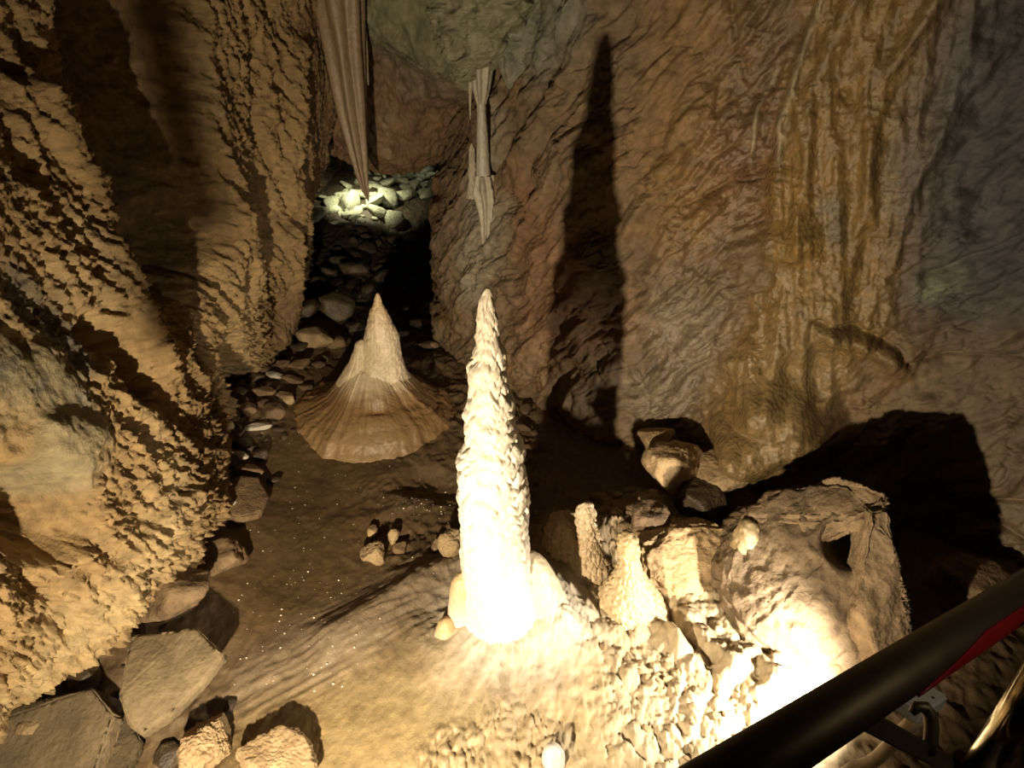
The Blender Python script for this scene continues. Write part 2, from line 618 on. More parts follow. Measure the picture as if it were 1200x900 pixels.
    # bulging skirt and domes of the flowstone
    s.D += .10 * s.f([(955, 370), (920, 400), (880, 430)], .15, 2, .03)
    s.D += .26 * s.f([(900, 480), (925, 505), (880, 520)], .16, 3, .03)
    s.D += .08 * s.f([(850, 500), (870, 535)], .09, 3, .02)
    s.D += .07 * s.f([(965, 385), (1010, 405), (1055, 430)], .06, 2, .02)
    s.D -= .05 * s.f([(955, 372), (1000, 385), (1050, 412), (1060, 430)], .02, 2, .012)
    s.D -= .07 * s.f([(985, 470), (995, 500)], .05, 2, .01)
    # cracks
    for pts, a, b in (([(800, 248), (850, 220), (885, 208), (912, 196)], .07, .018),
                      ([(1060, 430), (1110, 420), (1200, 425)], .04, .012),
                      ([(1090, 350), (1150, 358)], .03, .012),
                      ([(1080, 330), (1150, 300), (1200, 280)], .03, .012),
                      ([(1150, 590), (1200, 592)], .05, .012),
                      ([(1055, 575), (1130, 600), (1200, 640)], .10, .03),
                      ([(838, 95), (832, 140)], .04, .012),
                      ([(850, 0), (862, 60), (868, 100)], .04, .012),
                      ([(750, 165), (770, 160), (768, 175)], .04, .010),
                      ([(740, 205), (762, 215)], .03, .010),
                      ([(630, 330), (645, 350), (648, 375)], .03, .010),
                      ([(600, 375), (625, 350), (640, 345)], .03, .010),
                      ([(985, 115), (992, 125)], .07, .02),
                      ([(800, 400), (815, 430), (800, 450)], .03, .014),
                      ([(740, 440), (760, 470)], .03, .014)):
        s.D -= a * .55 * s.f(pts, b * .8, 1.2, .016, 16)
    # long ribs of the tilted strata beside the shadowed strip
    for pts in ([(585, 300), (650, 190), (720, 90)], [(600, 420), (690, 330), (790, 180)], [(560, 230), (610, 170), (660, 60)],
                [(760, 330), (830, 250), (890, 150)], [(650, 480), (720, 430), (790, 300)]):
        s.D += .035 * s.f(pts, .05, 2, .03)
    s.D += .05 * s.f([(800, 330), (850, 300), (930, 280)], .08, 2, .03)
    s.D += .06 * s.f([(760, 480), (800, 420), (850, 360)], .08, 2, .03)
    # colours
    n1 = fbm(X * 2.5, Y * 2.5, Z * 2.5, 4, 191)
    n2 = fbm(along * 4, q * 9, 0, 4, 192)
    s.C[:] = (.205, .135, .070)
    s.mixc(sstep(-.1, .5, n1) * .6, (.30, .155, .055))
    s.mixc(sstep(.0, .5, -n1) * .6, (.15, .10, .06))
    s.mixc(sstep(.05, .5, n2) * .5, (.32, .23, .125))
    s.mixc(s.f([(600, 250), (640, 330), (620, 380)], .28, 3, .1) * .55, (.26, .12, .05))
    s.mixc(s.f([(780, 170), (790, 260), (800, 60)], .22, 3, .1) * .5, (.36, .21, .07))
    s.mixc(s.f([(760, 480), (820, 430), (790, 380)], .2, 2, .08) * .6, (.36, .29, .20))
    s.mixc(s.f([(870, 200), (900, 80)], .16, 3, .08) * .5, (.20, .115, .065))
    s.mixc(flow * .85, (.30, .19, .065))
    s.mixc(flow * sstep(.0, .4, fbm(S * 9, Z * 2, 0, 3, 193)) * .6, (.17, .115, .05))
    s.mixc(s.f([(960, 380), (900, 440), (960, 440), (880, 520)], .17, 2, .06) * .6, (.36, .26, .13))
    s.mixc(s.f([(970, 240), (980, 280)], .05, 2, .02) * .6, (.11, .10, .07))
    s.mixc(grey * .92, (.085, .082, .085))
    s.mixc(grey * sstep(.1, .5, fbm(along * 6, q * 6, 2, 4, 194)) * .6, (.16, .16, .16))
    s.mixc(s.f([(1110, 330), (1085, 350)], .06, 2, .04) * .6, (.26, .27, .17))
    s.mixc(rgt * .7, (.19, .145, .09))
    for pts, wd in (([(962, -5), (940, 60), (922, 120), (910, 150), (908, 196)], .012), ([(905, 90), (882, 130), (875, 200)], .008)):
        s.mixc(s.f(pts, wd, 2) * .8, (.45, .38, .24))
    s.mixc(s.f([(565, 150), (545, 230), (540, 330), (570, 260)], .17, 3, .06) * .8, (.36, .31, .22))
    s.mixc(s.f([(510, 260), (510, 340)], .12, 3, .05) * .6, (.25, .18, .11))
    s.mixc(s.f([(605, 30), (620, 60), (655, 10)], .18, 3, .06) * .8, (.24, .24, .18))
    s.W = .12 + .88 * wetm * (.75 + .25 * np.clip(big, -1, 1)) + .3 * sstep(0, .4, n1)
    s.W *= 1 - .5 * grey
    o = s.build('wall_right', M['right'])
    tag(o, 'brown tilted limestone wall with wet flowstone on the right', 'cave wall', kind='structure')
    return s


# ================================================================== BACK WALL / CEILING
def make_back():
    # hanging mass over the tunnel mouth: x across, t along the profile from underside to roof
    nu, nv = 420, 420
    xs = np.linspace(-2.3, .9, nu)
    t = np.linspace(0, 1, nv)
    prof = np.array([(8.6, 1.75), (7.6, 1.55), (6.6, 1.35), (5.9, 1.16), (5.55, 1.12), (5.36, 1.28), (5.25, 1.6),
                     (5.12, 2.0), (4.85, 2.35), (4.5, 2.8), (4.0, 3.4)])
    pp = crm(np.linspace(0, 1, len(prof)), prof, t)
    P = np.zeros((nv, nu, 3))
    P[..., 0] = xs[None]
    sag = .16 * np.exp(-((xs + .95) / .35) ** 2) - .05 * sstep(-.6, .1, xs)
    P[..., 1] = pp[:, :1] + .15 * np.sin(xs * 2)[None]
    P[..., 2] = pp[:, 1:2] - (sag - .10)[None] * np.exp(-((pp[:, 1:2] - 1.2) / .5) ** 2)
    s = Surf(P)
    if s.N[int(nv * .65), nu // 2, 1] > 0:
        s.N = -s.N
    X, Y, Z = P[..., 0], P[..., 1], P[..., 2]
    s.D += .12 * fbm(X * 1.8, Y * 1.8, Z * 1.8, 4, 201) + .04 * fbm(X * 7, Y * 7, Z * 4, 4, 211, ridge=True)
    f1, f2 = worley(X * 14, Y * 14, Z * 10, 5)
    s.D += .025 * np.clip(f2 - f1, 0, .5) + .012 * fbm(X * 28, Y * 28, Z * 28, 3, 215)
    s.D += .28 * s.f([(530, 40), (545, 75)], .30, 3, .06)
    s.D += .10 * s.f([(500, 30), (460, 30)], .2, 3, .06)
    s.D += .22 * s.f([(610, 30), (595, 75)], .22, 3, .03)
    s.C[:] = (.25, .145, .07)
    n = fbm(X * 3, Y * 3, Z * 3, 4, 221)
    s.mixc(sstep(0, .5, n) * .5, (.30, .21, .12))
    top = s.f([(450, 0), (530, 20), (620, 20)], .42, 5, .1)
    s.mixc(top * .85, (.27, .27, .15))  # greenish light on the roof, painted as colour
    s.mixc(s.f([(470, 60), (500, 80), (540, 90)], .25, 3, .1) * .6, (.20, .17, .11))
    s.mixc(sstep(.1, .5, fbm(X * 6, Y * 6, Z * 6, 4, 231)) * .5, (.12, .11, .075))
    s.mixc(s.f([(620, 10), (600, 60)], .15, 3, .05) * .7, (.27, .28, .21))
    s.W = .2 + .3 * sstep(0, .5, n)
    o = s.build('wall_back', M['back'])
    tag(o, 'grey and rust hanging rock, green light painted in, over the tunnel mouth', 'cave wall', kind='structure')
    # end of the tunnel
    nu = 160
    xs = np.linspace(-2.6, .9, nu)
    zs = np.linspace(-.2, 2.4, 120)
    P = np.zeros((120, nu, 3))
    P[..., 0] = xs[None]
    P[..., 1] = 8.3
    P[..., 2] = zs[:, None]
    e = Surf(P)
    if e.N[60, 80, 1] > 0:
        e.N = -e.N
    e.D += .3 * fbm(P[..., 0] * 1.7, 0, P[..., 2] * 1.7, 4, 241)
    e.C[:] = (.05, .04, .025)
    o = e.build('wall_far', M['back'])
    tag(o, 'dark rock closing the far end of the tunnel', 'cave wall', kind='structure')
    # roof over the visitor
    nu, nv = 220, 220
    xs = np.linspace(-2.2, 4.0, nu)
    ys = np.linspace(-1.6, 5.0, nv)
    P = np.zeros((nv, nu, 3))
    P[..., 0] = xs[None]
    P[..., 1] = ys[:, None]
    P[..., 2] = 3.42
    c = Surf(P)
    if c.N[100, 100, 2] > 0:
        c.N = -c.N
    c.D += .25 * fbm(P[..., 0] * 1.2, P[..., 1] * 1.2, 0, 5, 251) + .05 * fbm(P[..., 0] * 7, P[..., 1] * 7, 0, 3, 252, ridge=True)
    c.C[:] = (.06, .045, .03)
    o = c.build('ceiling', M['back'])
    tag(o, 'dark brown rock roof of the cave', 'cave ceiling', kind='structure')
    # rock behind the visitor
    xs = np.linspace(-2.5, 4.0, 160)
    zs = np.linspace(-.4, 3.6, 110)
    P = np.zeros((110, 160, 3))
    P[..., 0] = xs[None]
    P[..., 1] = -1.35
    P[..., 2] = zs[:, None]
    e = Surf(P)
    if e.N[60, 80, 1] < 0:
        e.N = -e.N
    e.D += .3 * fbm(P[..., 0] * 1.4, 7, P[..., 2] * 1.4, 4, 261)
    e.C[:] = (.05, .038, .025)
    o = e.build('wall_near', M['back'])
    tag(o, 'dark rock closing the near side of the chamber', 'cave wall', kind='structure')


# ================================================================== FLOOR
STX, STY = 0.0, 1.80        # foot of the tall stalagmite


def floor_base(X, Y):
    z = 0 * X
    z = z + .22 * sstep(5.0, 7.5, Y) + .10 * np.maximum(0, Y - 7)
    z = z + .16 * sstep(-1.05, -1.6, X) * sstep(1.0, 1.8, Y)             # banked against the left wall
    z = z - .10 * np.exp(-(((X + 1.45) / .35) ** 2 + ((Y - 1.1) / .5) ** 2))
    z = z + .14 * sstep(.35, 1.3, X) * sstep(3.4, 1.6, Y)                # shelf on the right
    r2 = ((X - STX) / .62) ** 2 + ((Y - STY + .05) / .60) ** 2
    z = z + .10 * np.exp(-r2)
    return z


def make_floor():
    nu, nv = 1050, 1000
    # closer lines around the middle and the near end
    e = np.linspace(-1, 1, nu)
    xs = .05 + 1.95 * e + (1.25 * np.abs(e) ** 3 * np.sign(e))
    ys = -.9 + 9.4 * (.25 * np.linspace(0, 1, nv) + .75 * np.linspace(0, 1, nv) ** 2.2)
    X, Y = np.meshgrid(xs, ys)
    Z = floor_base(X, Y)
    s = Surf(np.stack([X, Y, Z], -1))
    if s.N[nv // 2, nu // 2, 2] < 0:
        s.N = -s.N
    r = np.hypot(X - STX, Y - STY)
    th = np.arctan2(Y - STY, X - STX)
    s.D += .05 * fbm(X * 1.5, Y * 1.5, 0, 3, 301)
    path = s.f([(420, 480), (330, 600), (350, 700), (380, 780), (450, 860)], .42, 4, .10)
    cream = s.f([(600, 760), (560, 800), (640, 850), (760, 800), (800, 720), (870, 800), (450, 860)], .36, 4, .10)
    lump = np.clip(s.f([(680, 720), (760, 720), (850, 720), (880, 800), (760, 850), (720, 640)], .20, 3, .10)
                   + s.f([(820, 860), (900, 870), (860, 700)], .22, 3, .08), 0, 1)
    botr = np.clip(s.f([(520, 890), (570, 850), (620, 850), (640, 880)], .10, 3, .12)
                   + .8 * s.f([(660, 620), (700, 650), (790, 590), (735, 590)], .13, 4, .06), 0, 1)
    rest = 1 - np.clip(path, 0, 1)
    # lumps
    f1, f2 = worley(X * 9 + .5 * fbm(X * 5, Y * 5, 0, 2, 3), Y * 9, 0, 21, flat=True)
    s.D += lump * .034 * np.sqrt(np.clip(f2 - f1, 0, .7))
    f1, f2 = worley(X * 20 + 1.5 * fbm(X * 8, Y * 8, 0, 3, 4), Y * 16 + 1.5 * fbm(X * 8, Y * 8, 3, 3, 4), 0, 22, flat=True)
    s.D += (lump * .6 + botr * 1.0) * .020 * np.sqrt(np.clip(f2 - f1, 0, .7))
    f1, f2 = worley(X * 24 + 2.2 * fbm(X * 7, Y * 7, 0, 3, 5), Y * 15 + 2.2 * fbm(X * 7, Y * 7, 4, 3, 6), 0, 23, flat=True)
    s.D += botr * .022 * np.sqrt(np.clip(f2 - f1, 0, .7))
    s.D += rest * .045 * fbm(X * 4, Y * 4, 0, 4, 311) * (1 - .7 * np.exp(-(r / .4) ** 2))
    s.D += .012 * fbm(X * 9, Y * 9, 0, 4, 312, ridge=True) * (.25 + rest)
    s.D += .0035 * fbm(X * 45, Y * 45, 0, 3, 321) * (1 + 1.2 * lump)
    # flowstone streaks running away from the stalagmite down to the left
    st = s.f([(535, 665), (470, 700), (400, 740), (320, 790)], .20, 3, .05)
    s.D += st * .008 * fbm((X * .5 - Y * .87) * 22, (X * .87 + Y * .5) * 2.2, 0, 3, 331, ridge=True)
    s.D += .05 * s.f([(530, 655), (460, 700), (390, 745)], .10, 2, .03)
    s.D += np.exp(-((r - .1) / .22) ** 2) * .012 * fbm(th * 5, r * 3, 0, 3, 341, ridge=True)
    # the white calcite apron, satellites
    s.D += .10 * np.exp(-(r / .20) ** 2)
    s.D += .02 * s.f([(522, 770), (545, 740)], .09, 2) + .04 * s.f([(640, 700), (655, 740)], .09, 2)
    # mound of the small stalagmite
    q = s.at(430, 498)
    s.sm = q
    # hollow between
    s.D -= .05 * s.f([(490, 560), (520, 560)], .12, 3, .03)
    s.D += .03 * s.f([(500, 510), (530, 500)], .12, 2, .03)
    s.D += .10 * s.f([(650, 650), (700, 640), (770, 600)], .14, 2, .04)
    s.D += .05 * s.f([(545, 630), (530, 640)], .05, 2, .01)
    # ridge and gully on the right shelf
    s.D -= .10 * s.f([(755, 690), (790, 730), (830, 770)], .035, 2, .02)
    s.D += .09 * s.f([(790, 740), (840, 770), (900, 800)], .07, 2, .03)
    s.D -= .06 * s.f([(880, 780), (885, 800)], .035, 2, .02)
    s.D -= .04 * s.f([(855, 690), (900, 760)], .02, 2, .01)
    # colours
    n1 = fbm(X * 2.2, Y * 2.2, 0, 4, 351)
    n2 = fbm(X * 7, Y * 7, 0, 4, 352)
    s.C[:] = (.155, .098, .045)
    s.mixc(sstep(0, .5, n1) * .5, (.21, .12, .05))
    s.mixc(sstep(0, .5, -n1) * .5, (.10, .07, .035))
    s.mixc(cream * .9, (.52, .40, .22))
    s.mixc(lump * .75, (.50, .40, .26))
    s.mixc(botr * .7, (.46, .35, .20))
    s.mixc(cream * sstep(.05, .5, n2) * .5, (.38, .24, .10))
    s.mixc(st * .6, (.36, .28, .19))
    s.mixc(st * sstep(.0, .6, fbm((X * .5 - Y * .87) * 26, (X * .87 + Y * .5) * 2.2, 0, 3, 331)) * .6, (.2, .14, .09))
    s.mixc(s.f([(440, 860), (330, 860)], .22, 3, .08) * .5, (.36, .25, .10))
    s.mixc(np.clip(1.3 * np.exp(-(r / .30) ** 4), 0, 1) * .85, (.74, .68, .56))
    s.mixc(s.f([(520, 790), (580, 800), (650, 800)], .10, 2, .05) * .5, (.40, .30, .20))
    s.mixc(s.f([(700, 640), (740, 600), (640, 640)], .18, 3, .06) * .6, (.33, .24, .14))
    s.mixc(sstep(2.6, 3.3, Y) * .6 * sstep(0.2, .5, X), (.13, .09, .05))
    s.mixc(sstep(3.9, 5.0, Y) * .9, (.05, .038, .022))  # tunnel floor painted dark to stand for missing light
    s.W = .25 + .35 * path + .35 * sstep(0, .5, -n1) + .3 * np.exp(-(r / .45) ** 2)
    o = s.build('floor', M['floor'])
    tag(o, 'brown clay and cream flowstone floor of the cave', 'cave floor', kind='structure')
    s.xs, s.ys = xs, ys
    return s


SL = make_left()
SR = make_right()
make_back()
SF = make_floor()


def zf(x, y):
    i = np.clip(np.searchsorted(SF.xs, x), 1, len(SF.xs) - 1)
    j = np.clip(np.searchsorted(SF.ys, y), 1, len(SF.ys) - 1)
    return float(SF.V[j, i, 2])


def ground(px, py):
    """the point of the floor seen at a pixel"""
    p = SF.at(px, py)
    for _ in range(6):
        z = zf(p[0], p[1])
        p = on_z(px, py, z)
    return p

# ================================================================== STALAGMITES
def lathe_mesh(cx, cy, zc, rad, nth, disp=None, org=(0, 0, 0), squash=1.0):
    """cx, cy, zc, rad: arrays from the foot up; disp(theta, k, z)->(dr, dz)"""
    n = len(zc)
    th = np.linspace(0, 2 * math.pi, nth, endpoint=False)
    T, K = np.meshgrid(th, np.arange(n))
    R = rad[:, None] * np.ones_like(T)
    Z = zc[:, None] * np.ones_like(T)
    dr = dz = 0
    if disp is not None:
        dr, dz = disp(T, R, Z)
    R = np.maximum(R + dr, .0008)
    V = np.stack([cx[:, None] + R * np.cos(T) - org[0], cy[:, None] + R * np.sin(T) * squash - org[1], Z + dz - org[2]], -1)
    f = grid_faces(nth, n, wrap=True)
    V = V.reshape(-1, 3)
    tip = np.array([[cx[-1] - org[0], cy[-1] - org[1], zc[-1] + rad[-1] * .6 - org[2]]])
    V = np.vstack([V, tip])
    top = (n - 1) * nth
    i = np.arange(nth)
    cap = np.stack([top + i, top + (i + 1) % nth, np.full(nth, len(V) - 1), np.full(nth, len(V) - 1)], -1)
    # triangles written as degenerate-free separate list
    me = bpy.data.meshes.new('mesh')
    q = f
    t = cap[:, :3]
    loops = np.concatenate([q.ravel(), t.ravel()]).astype(np.int32)
    starts = np.concatenate([np.arange(0, q.size, 4), q.size + np.arange(0, t.size, 3)]).astype(np.int32)
    me.vertices.add(len(V))
    me.vertices.foreach_set('co', V.astype(np.float32).ravel())
    me.loops.add(len(loops))
    me.loops.foreach_set('vertex_index', loops)
    me.polygons.add(len(starts))
    me.polygons.foreach_set('loop_start', starts)
    me.update(calc_edges=True)
    me.shade_smooth()
    return me, T, Z, R


def from_rows(rows, y, nz, foot=0.0):
    """silhouette rows (py, left, right) read at distance y -> centre line and radius, foot first"""
    rows = sorted(rows, key=lambda r: -r[0])
    zs, xs, rs = [], [], []
    for py, a, b in rows:
        p = on_y((a + b) / 2, py, y)
        l = on_y(a, py, y)
        r_ = on_y(b, py, y)
        zs.append(p[2]); xs.append(p[0]); rs.append((r_[0] - l[0]) / 2)
    zs, xs, rs = map(np.array, (zs, xs, rs))
    if foot:
        zs = np.concatenate([[zs[0] - foot], zs]); xs = np.concatenate([[xs[0]], xs]); rs = np.concatenate([[rs[0] * 1.05], rs])
    z = np.linspace(zs[0], zs[-1], nz)
    return np.interp(z, zs, xs), z, np.interp(z, zs, rs)


def stalagmite(name, y, rows, label, group=None, nth=160, nz=260, ledge=0.0, pop=.0, flute=0.0, ledges=9, cell=0.0, col=(.74, .68, .56),
               tipcol=None, foot=.06, seed=0, parent=None, mat='calcite', basecol=None, wet=.35, squash=1.0, small=1.0):
    x, z, r = from_rows(rows, y, nz, foot)
    org = (x[0], y, z[0])

    def disp(T, R, Z):
        c, s_ = np.cos(T), np.sin(T)
        wx, wy = c * R, s_ * R
        dr = 0 * R
        dz = 0 * R
        if ledge:
            ph = Z * ledges + 1.1 * fbm(c * .9, s_ * .9, Z * 2.5, 2, seed + 400) + .5 * fbm(c * 2.2, s_ * 2.2, Z * 5, 2, seed + 401)
            fr = np.mod(ph, 1)
            cap = np.abs(np.sin(math.pi * (ph + .12 * np.sin(2 * math.pi * ph)))) ** .55
            ph2 = Z * ledges * 2.3 + 1.3 * fbm(c * 1.6, s_ * 1.6, Z * 5, 3, seed + 410)
            fr2 = np.mod(ph2, 1)
            k2 = np.abs(np.sin(math.pi * ph2)) ** .6
            lf = sstep(.25, .6, (Z - Z[0, 0]) / (Z[-1, 0] - Z[0, 0])) * .8 + .2
            dr = dr + lf * ledge * (cap - .5) * np.minimum(1, R / .03 * .4) + lf * ledge * .35 * (k2 - .5) * np.minimum(1, R / .03 * .4)
        if pop:
            a = np.where(R > 0, R, .01)
            f1, f2 = worley(c * a * 38, s_ * a * 38, Z * 44, seed + 5)
            dr = dr + pop * (.55 - f1)
            dr = dr + pop * 2.2 * fbm(wx * 11, wy * 11, Z * 9, 3, seed + 420)
        if cell:
            f1, f2 = worley(wx * 34, wy * 34, Z * 30, seed + 9)
            dr = dr + cell * (np.sqrt(np.clip(f2 - f1, 0, .6)) - .4)
        if flute:
            dr = dr + flute * fbm(c * 4, s_ * 4, Z * 1.6, 3, seed + 430, ridge=True) * np.clip(R / .05, .2, 1.2)
        dr = dr + .06 * R * fbm(c * 1.2, s_ * 1.2, Z * 6, 3, seed + 440)
        # a round top
        return dr, dz
    me, T, Z, R = lathe_mesh(x, np.full_like(x, y), z, r, nth, disp, org, squash)
    h = (Z - z[0]) / (z[-1] - z[0])
    C = np.zeros(T.shape + (3,))
    C[:] = col
    n = fbm(np.cos(T) * 2, np.sin(T) * 2, Z * 9, 4, seed + 450)
    w = sstep(0, .5, n)[..., None] * .3
    C = C * (1 - w) + np.array((.60, .48, .32)) * w
    if tipcol is not None:
        w = sstep(.55, 1.0, h)[..., None] * .8
        C = C * (1 - w) + np.array(tipcol) * w
    if basecol is not None:
        w = sstep(.35, .0, h + .1 * n)[..., None]
        C = C * (1 - w) + np.array(basecol) * w
    C = np.vstack([C.reshape(-1, 3), C[-1, :1]])
    put_attrs(me, C, np.full(len(C), wet))
    o = link(me, name, M[mat], parent, org)
    if parent is None:
        tag(o, label, 'stalagmite', group)
    return o


MAIN = [(338, 570, 573), (346, 566, 576), (352, 563, 577), (365, 561, 580), (373, 560, 582), (383, 561, 583), (395, 559, 584), (402, 561, 586),
        (413, 557, 590), (422, 554, 589), (430, 549, 589), (441, 551, 590), (453, 553, 593), (462, 553, 596), (471, 551, 598), (480, 549, 599),
        (488, 546, 599), (496, 548, 598), (505, 549, 600), (514, 549, 606), (522, 550, 610), (532, 542, 611), (540, 538, 611), (555, 541, 612),
        (575, 540, 615), (592, 541, 618), (610, 541, 617), (625, 542, 616), (645, 541, 618), (662, 541, 621), (680, 543, 625), (700, 543, 631),
        (720, 541, 637), (740, 538, 642), (758, 530, 648)]
stalagmite('stalagmite', 1.80, MAIN, 'tall knobbly white stalagmite, brightly lit, standing in the centre', nth=420, nz=900,
           ledge=.024, ledges=9.5, pop=.0042, flute=.0, col=(.78, .72, .60), tipcol=(.50, .42, .30), wet=.4, foot=.08)  # darker tip colour also paints the lamp's falloff with height
g0 = ground(541, 752)
stalagmite('stalagmite', 1.78, [(673, 538, 543), (676, 532, 549), (682, 529, 554), (695, 527, 557), (715, 525, 560), (740, 524, 563), (765, 520, 566), (785, 515, 570)],
           'stubby white stalagmite with a brown cap touching the tall one', nth=140, nz=200, pop=.003, tipcol=(.42, .27, .10), seed=3, col=(.76, .70, .58))
stalagmite('stalagmite', 1.72, [(727, 519, 525), (730, 513, 531), (737, 510, 534), (750, 509, 536), (765, 505, 541), (785, 496, 552), (800, 488, 560)],
           'smallest white stub stalagmite, lowest in front of the brown-capped one', nth=140, nz=160, pop=.004, tipcol=(.50, .34, .14), seed=4, col=(.74, .66, .52))
stalagmite('stalagmite', 1.83, [(650, 614, 622), (654, 608, 632), (662, 604, 642), (680, 600, 653), (705, 598, 664), (735, 594, 678), (760, 590, 690)],
           'smooth sloping calcite shoulder against the right foot of the tall stalagmite', nth=140, nz=160, pop=.006, seed=5, col=(.62, .52, .36), basecol=(.52, .40, .22))
# the two knobs on the right
gk = ground(690, 668)
stalagmite('flowstone_lump', gk[1] + .14, [(604, 652, 664), (609, 645, 676), (620, 640, 694), (640, 634, 712), (662, 634, 724), (690, 638, 732)],
           'rippled tan flowstone lump behind the thumb-shaped stalagmite', nth=260, nz=220, pop=.012, cell=.024, col=(.40, .29, .16), seed=61, basecol=(.32, .23, .13))
COL.objects['flowstone_lump']['category'] = 'flowstone lump'
yk = gk[1]
stalagmite('stalagmite', yk + .05, [(590, 683, 688), (593, 678, 693), (598, 675, 696), (606, 674, 697), (618, 677, 697), (632, 676, 698), (642, 670, 703), (652, 660, 711),
                               (664, 650, 720), (680, 640, 730), (692, 634, 738)],
           'cream thumb-shaped stalagmite on a rippled skirt, nearest the dark shadow', nth=260, nz=260, pop=.008, cell=.016, col=(.42, .31, .18), tipcol=(.62, .5, .34), seed=6, basecol=(.36, .27, .15))
gk = ground(738, 712)
stalagmite('stalagmite', gk[1] + .04, [(626, 733, 740), (629, 727, 746), (636, 724, 750), (645, 724, 751), (655, 725, 749), (668, 722, 752), (682, 713, 760), (696, 704, 770),
                                  (712, 697, 782), (728, 690, 790)],
           'cream stalagmite with round head and drooping skirt, beside the gully', nth=260, nz=260, pop=.008, cell=.016, col=(.46, .35, .20), tipcol=(.50, .37, .2), seed=7, basecol=(.50, .38, .22))
stalagmite('stalagmite', ground(648, 892)[1], [(876, 643, 652), (879, 638, 658), (886, 635, 662), (896, 635, 662), (915, 632, 666)],
           'short milky round-topped stub at the bottom edge', nth=80, nz=80, pop=.0, col=(.55, .50, .46), seed=8)
stalagmite('stalagmite', 2.0, [(611, 874, 882), (614, 868, 888), (620, 864, 892), (632, 860, 896), (650, 852, 902)],
           'low rounded calcite knob on top of the cream boulder', nth=100, nz=80, pop=.008, col=(.36, .27, .15), seed=9)

# small stalagmite of the background on its brown mound
yb = 3.50
xb = on_y(438, 430, yb)[0]
root = empty('stalagmite', (xb, yb, zf(xb, yb)))
tag(root, 'small pointed cream stalagmite on a brown fluted mound in the background', 'stalagmite')
rowsB = [(344, 441, 443), (349, 439, 446), (356, 438, 448), (364, 434, 452), (374, 431, 457), (384, 429, 462), (396, 427, 467), (408, 426, 469), (420, 422, 470),
         (432, 416, 474), (445, 410, 480)]
sp = stalagmite('spire', yb, rowsB, '', parent=root, nth=200, nz=260, flute=.002, pop=.006, col=(.60, .48, .32), tipcol=(.5, .34, .17), seed=11)
sp.location = Vector(sp.location) - root.location
# shoulder lump on its left
sh = stalagmite('side_knob', yb - .03, [(399, 421, 426), (402, 417, 429), (410, 415, 431), (425, 409, 434), (445, 396, 438)], '', parent=root, nth=90, nz=90, pop=.004, flute=.006,
                col=(.58, .46, .30), seed=12)
sh.location = Vector(sh.location) - root.location


def mound(root, cx, cy, rad, h, name, mat, col):
    nr, nth = 150, 420
    rr = np.linspace(0.02, 1, nr)
    th = np.linspace(0, 2 * math.pi, nth, endpoint=False)
    T, R = np.meshgrid(th, rr)
    c, s_ = np.cos(T), np.sin(T)
    wob = 1 + .22 * fbm(c * 1.3, s_ * 1.3, 0, 2, 501) + .05 * fbm(c * 6, s_ * 6, 0, 3, 502) + .05 * np.maximum(0, -s_)
    RR = R * rad * wob
    X, Y = cx + RR * c * 1.05, cy + RR * s_
    base = floor_base(X, Y)
    prof = np.interp(R * rad, [0, .1, .19, .28, .37, .46, .6], [.42, .375, .285, .165, .08, .03, .0])
    # front lip: convex tongue that ends in a small bank
    front = np.maximum(0, -s_) ** 1.5
    prof = prof + front * .06 * np.exp(-((R - .68) / .22) ** 2) - .012
    prof = prof + .016 * fbm(c * 7, s_ * 7, R * 1.2, 3, 511, ridge=True) * (.3 + R) * (1.1 - R)
    prof = prof + .02 * fbm(X * 9, Y * 9, 0, 3, 512) * R
    prof -= .035 * np.exp(-(((T - 4.9) / .22) ** 2 + ((R - .50) / .05) ** 2))
    Z = base + prof + SF_avg(X, Y)
    Z = np.where(R > .82, Z - (R - .82) * .25, Z)
    V = np.stack([X - root.location[0], Y - root.location[1], Z - root.location[2]], -1)
    me = mesh_from(V.reshape(-1, 3), grid_faces(nth, nr, wrap=True)[:, ::-1])
    C = np.zeros(T.shape + (3,))
    C[:] = col
    n = fbm(c * 9, s_ * 9, R * 1.5, 3, 521)
    w = sstep(-.1, .4, n)[..., None] * .6
    C = C * (1 - w) + np.array((.17, .095, .04)) * w
    w = (np.maximum(0, -s_) ** 2 * sstep(.45, .8, R))[..., None] * .7
    C = C * (1 - w) + np.array((.30, .20, .10)) * w
    w = sstep(.50, .26, R + .10 * n)[..., None] * .9
    C = C * (1 - w) + np.array((.60, .48, .32)) * w
    put_attrs(me, C, np.full(T.size, .45))
    return link(me, name, M[mat], root)


def SF_avg(X, Y):
    i = np.clip(np.searchsorted(SF.xs, X), 1, len(SF.xs) - 1)
    j = np.clip(np.searchsorted(SF.ys, Y), 1, len(SF.ys) - 1)
    return SF.V[j, i, 2] - floor_base(X, Y)


mound(root, xb, yb - .02, .52, .36, 'mound', 'calcite', (.24, .14, .06))

# ================================================================== LOOSE ROCKS
_ico = {}


def ico(n):
    if n not in _ico:
        bm = bmesh.new()
        bmesh.ops.create_icosphere(bm, subdivisions=n, radius=1)
        v = np.array([x.co[:] for x in bm.verts])
        f = np.array([[q.index for q in x.verts] for x in bm.faces])
        bm.free()
        _ico[n] = (v / np.linalg.norm(v, axis=1)[:, None], f)
    return _ico[n]


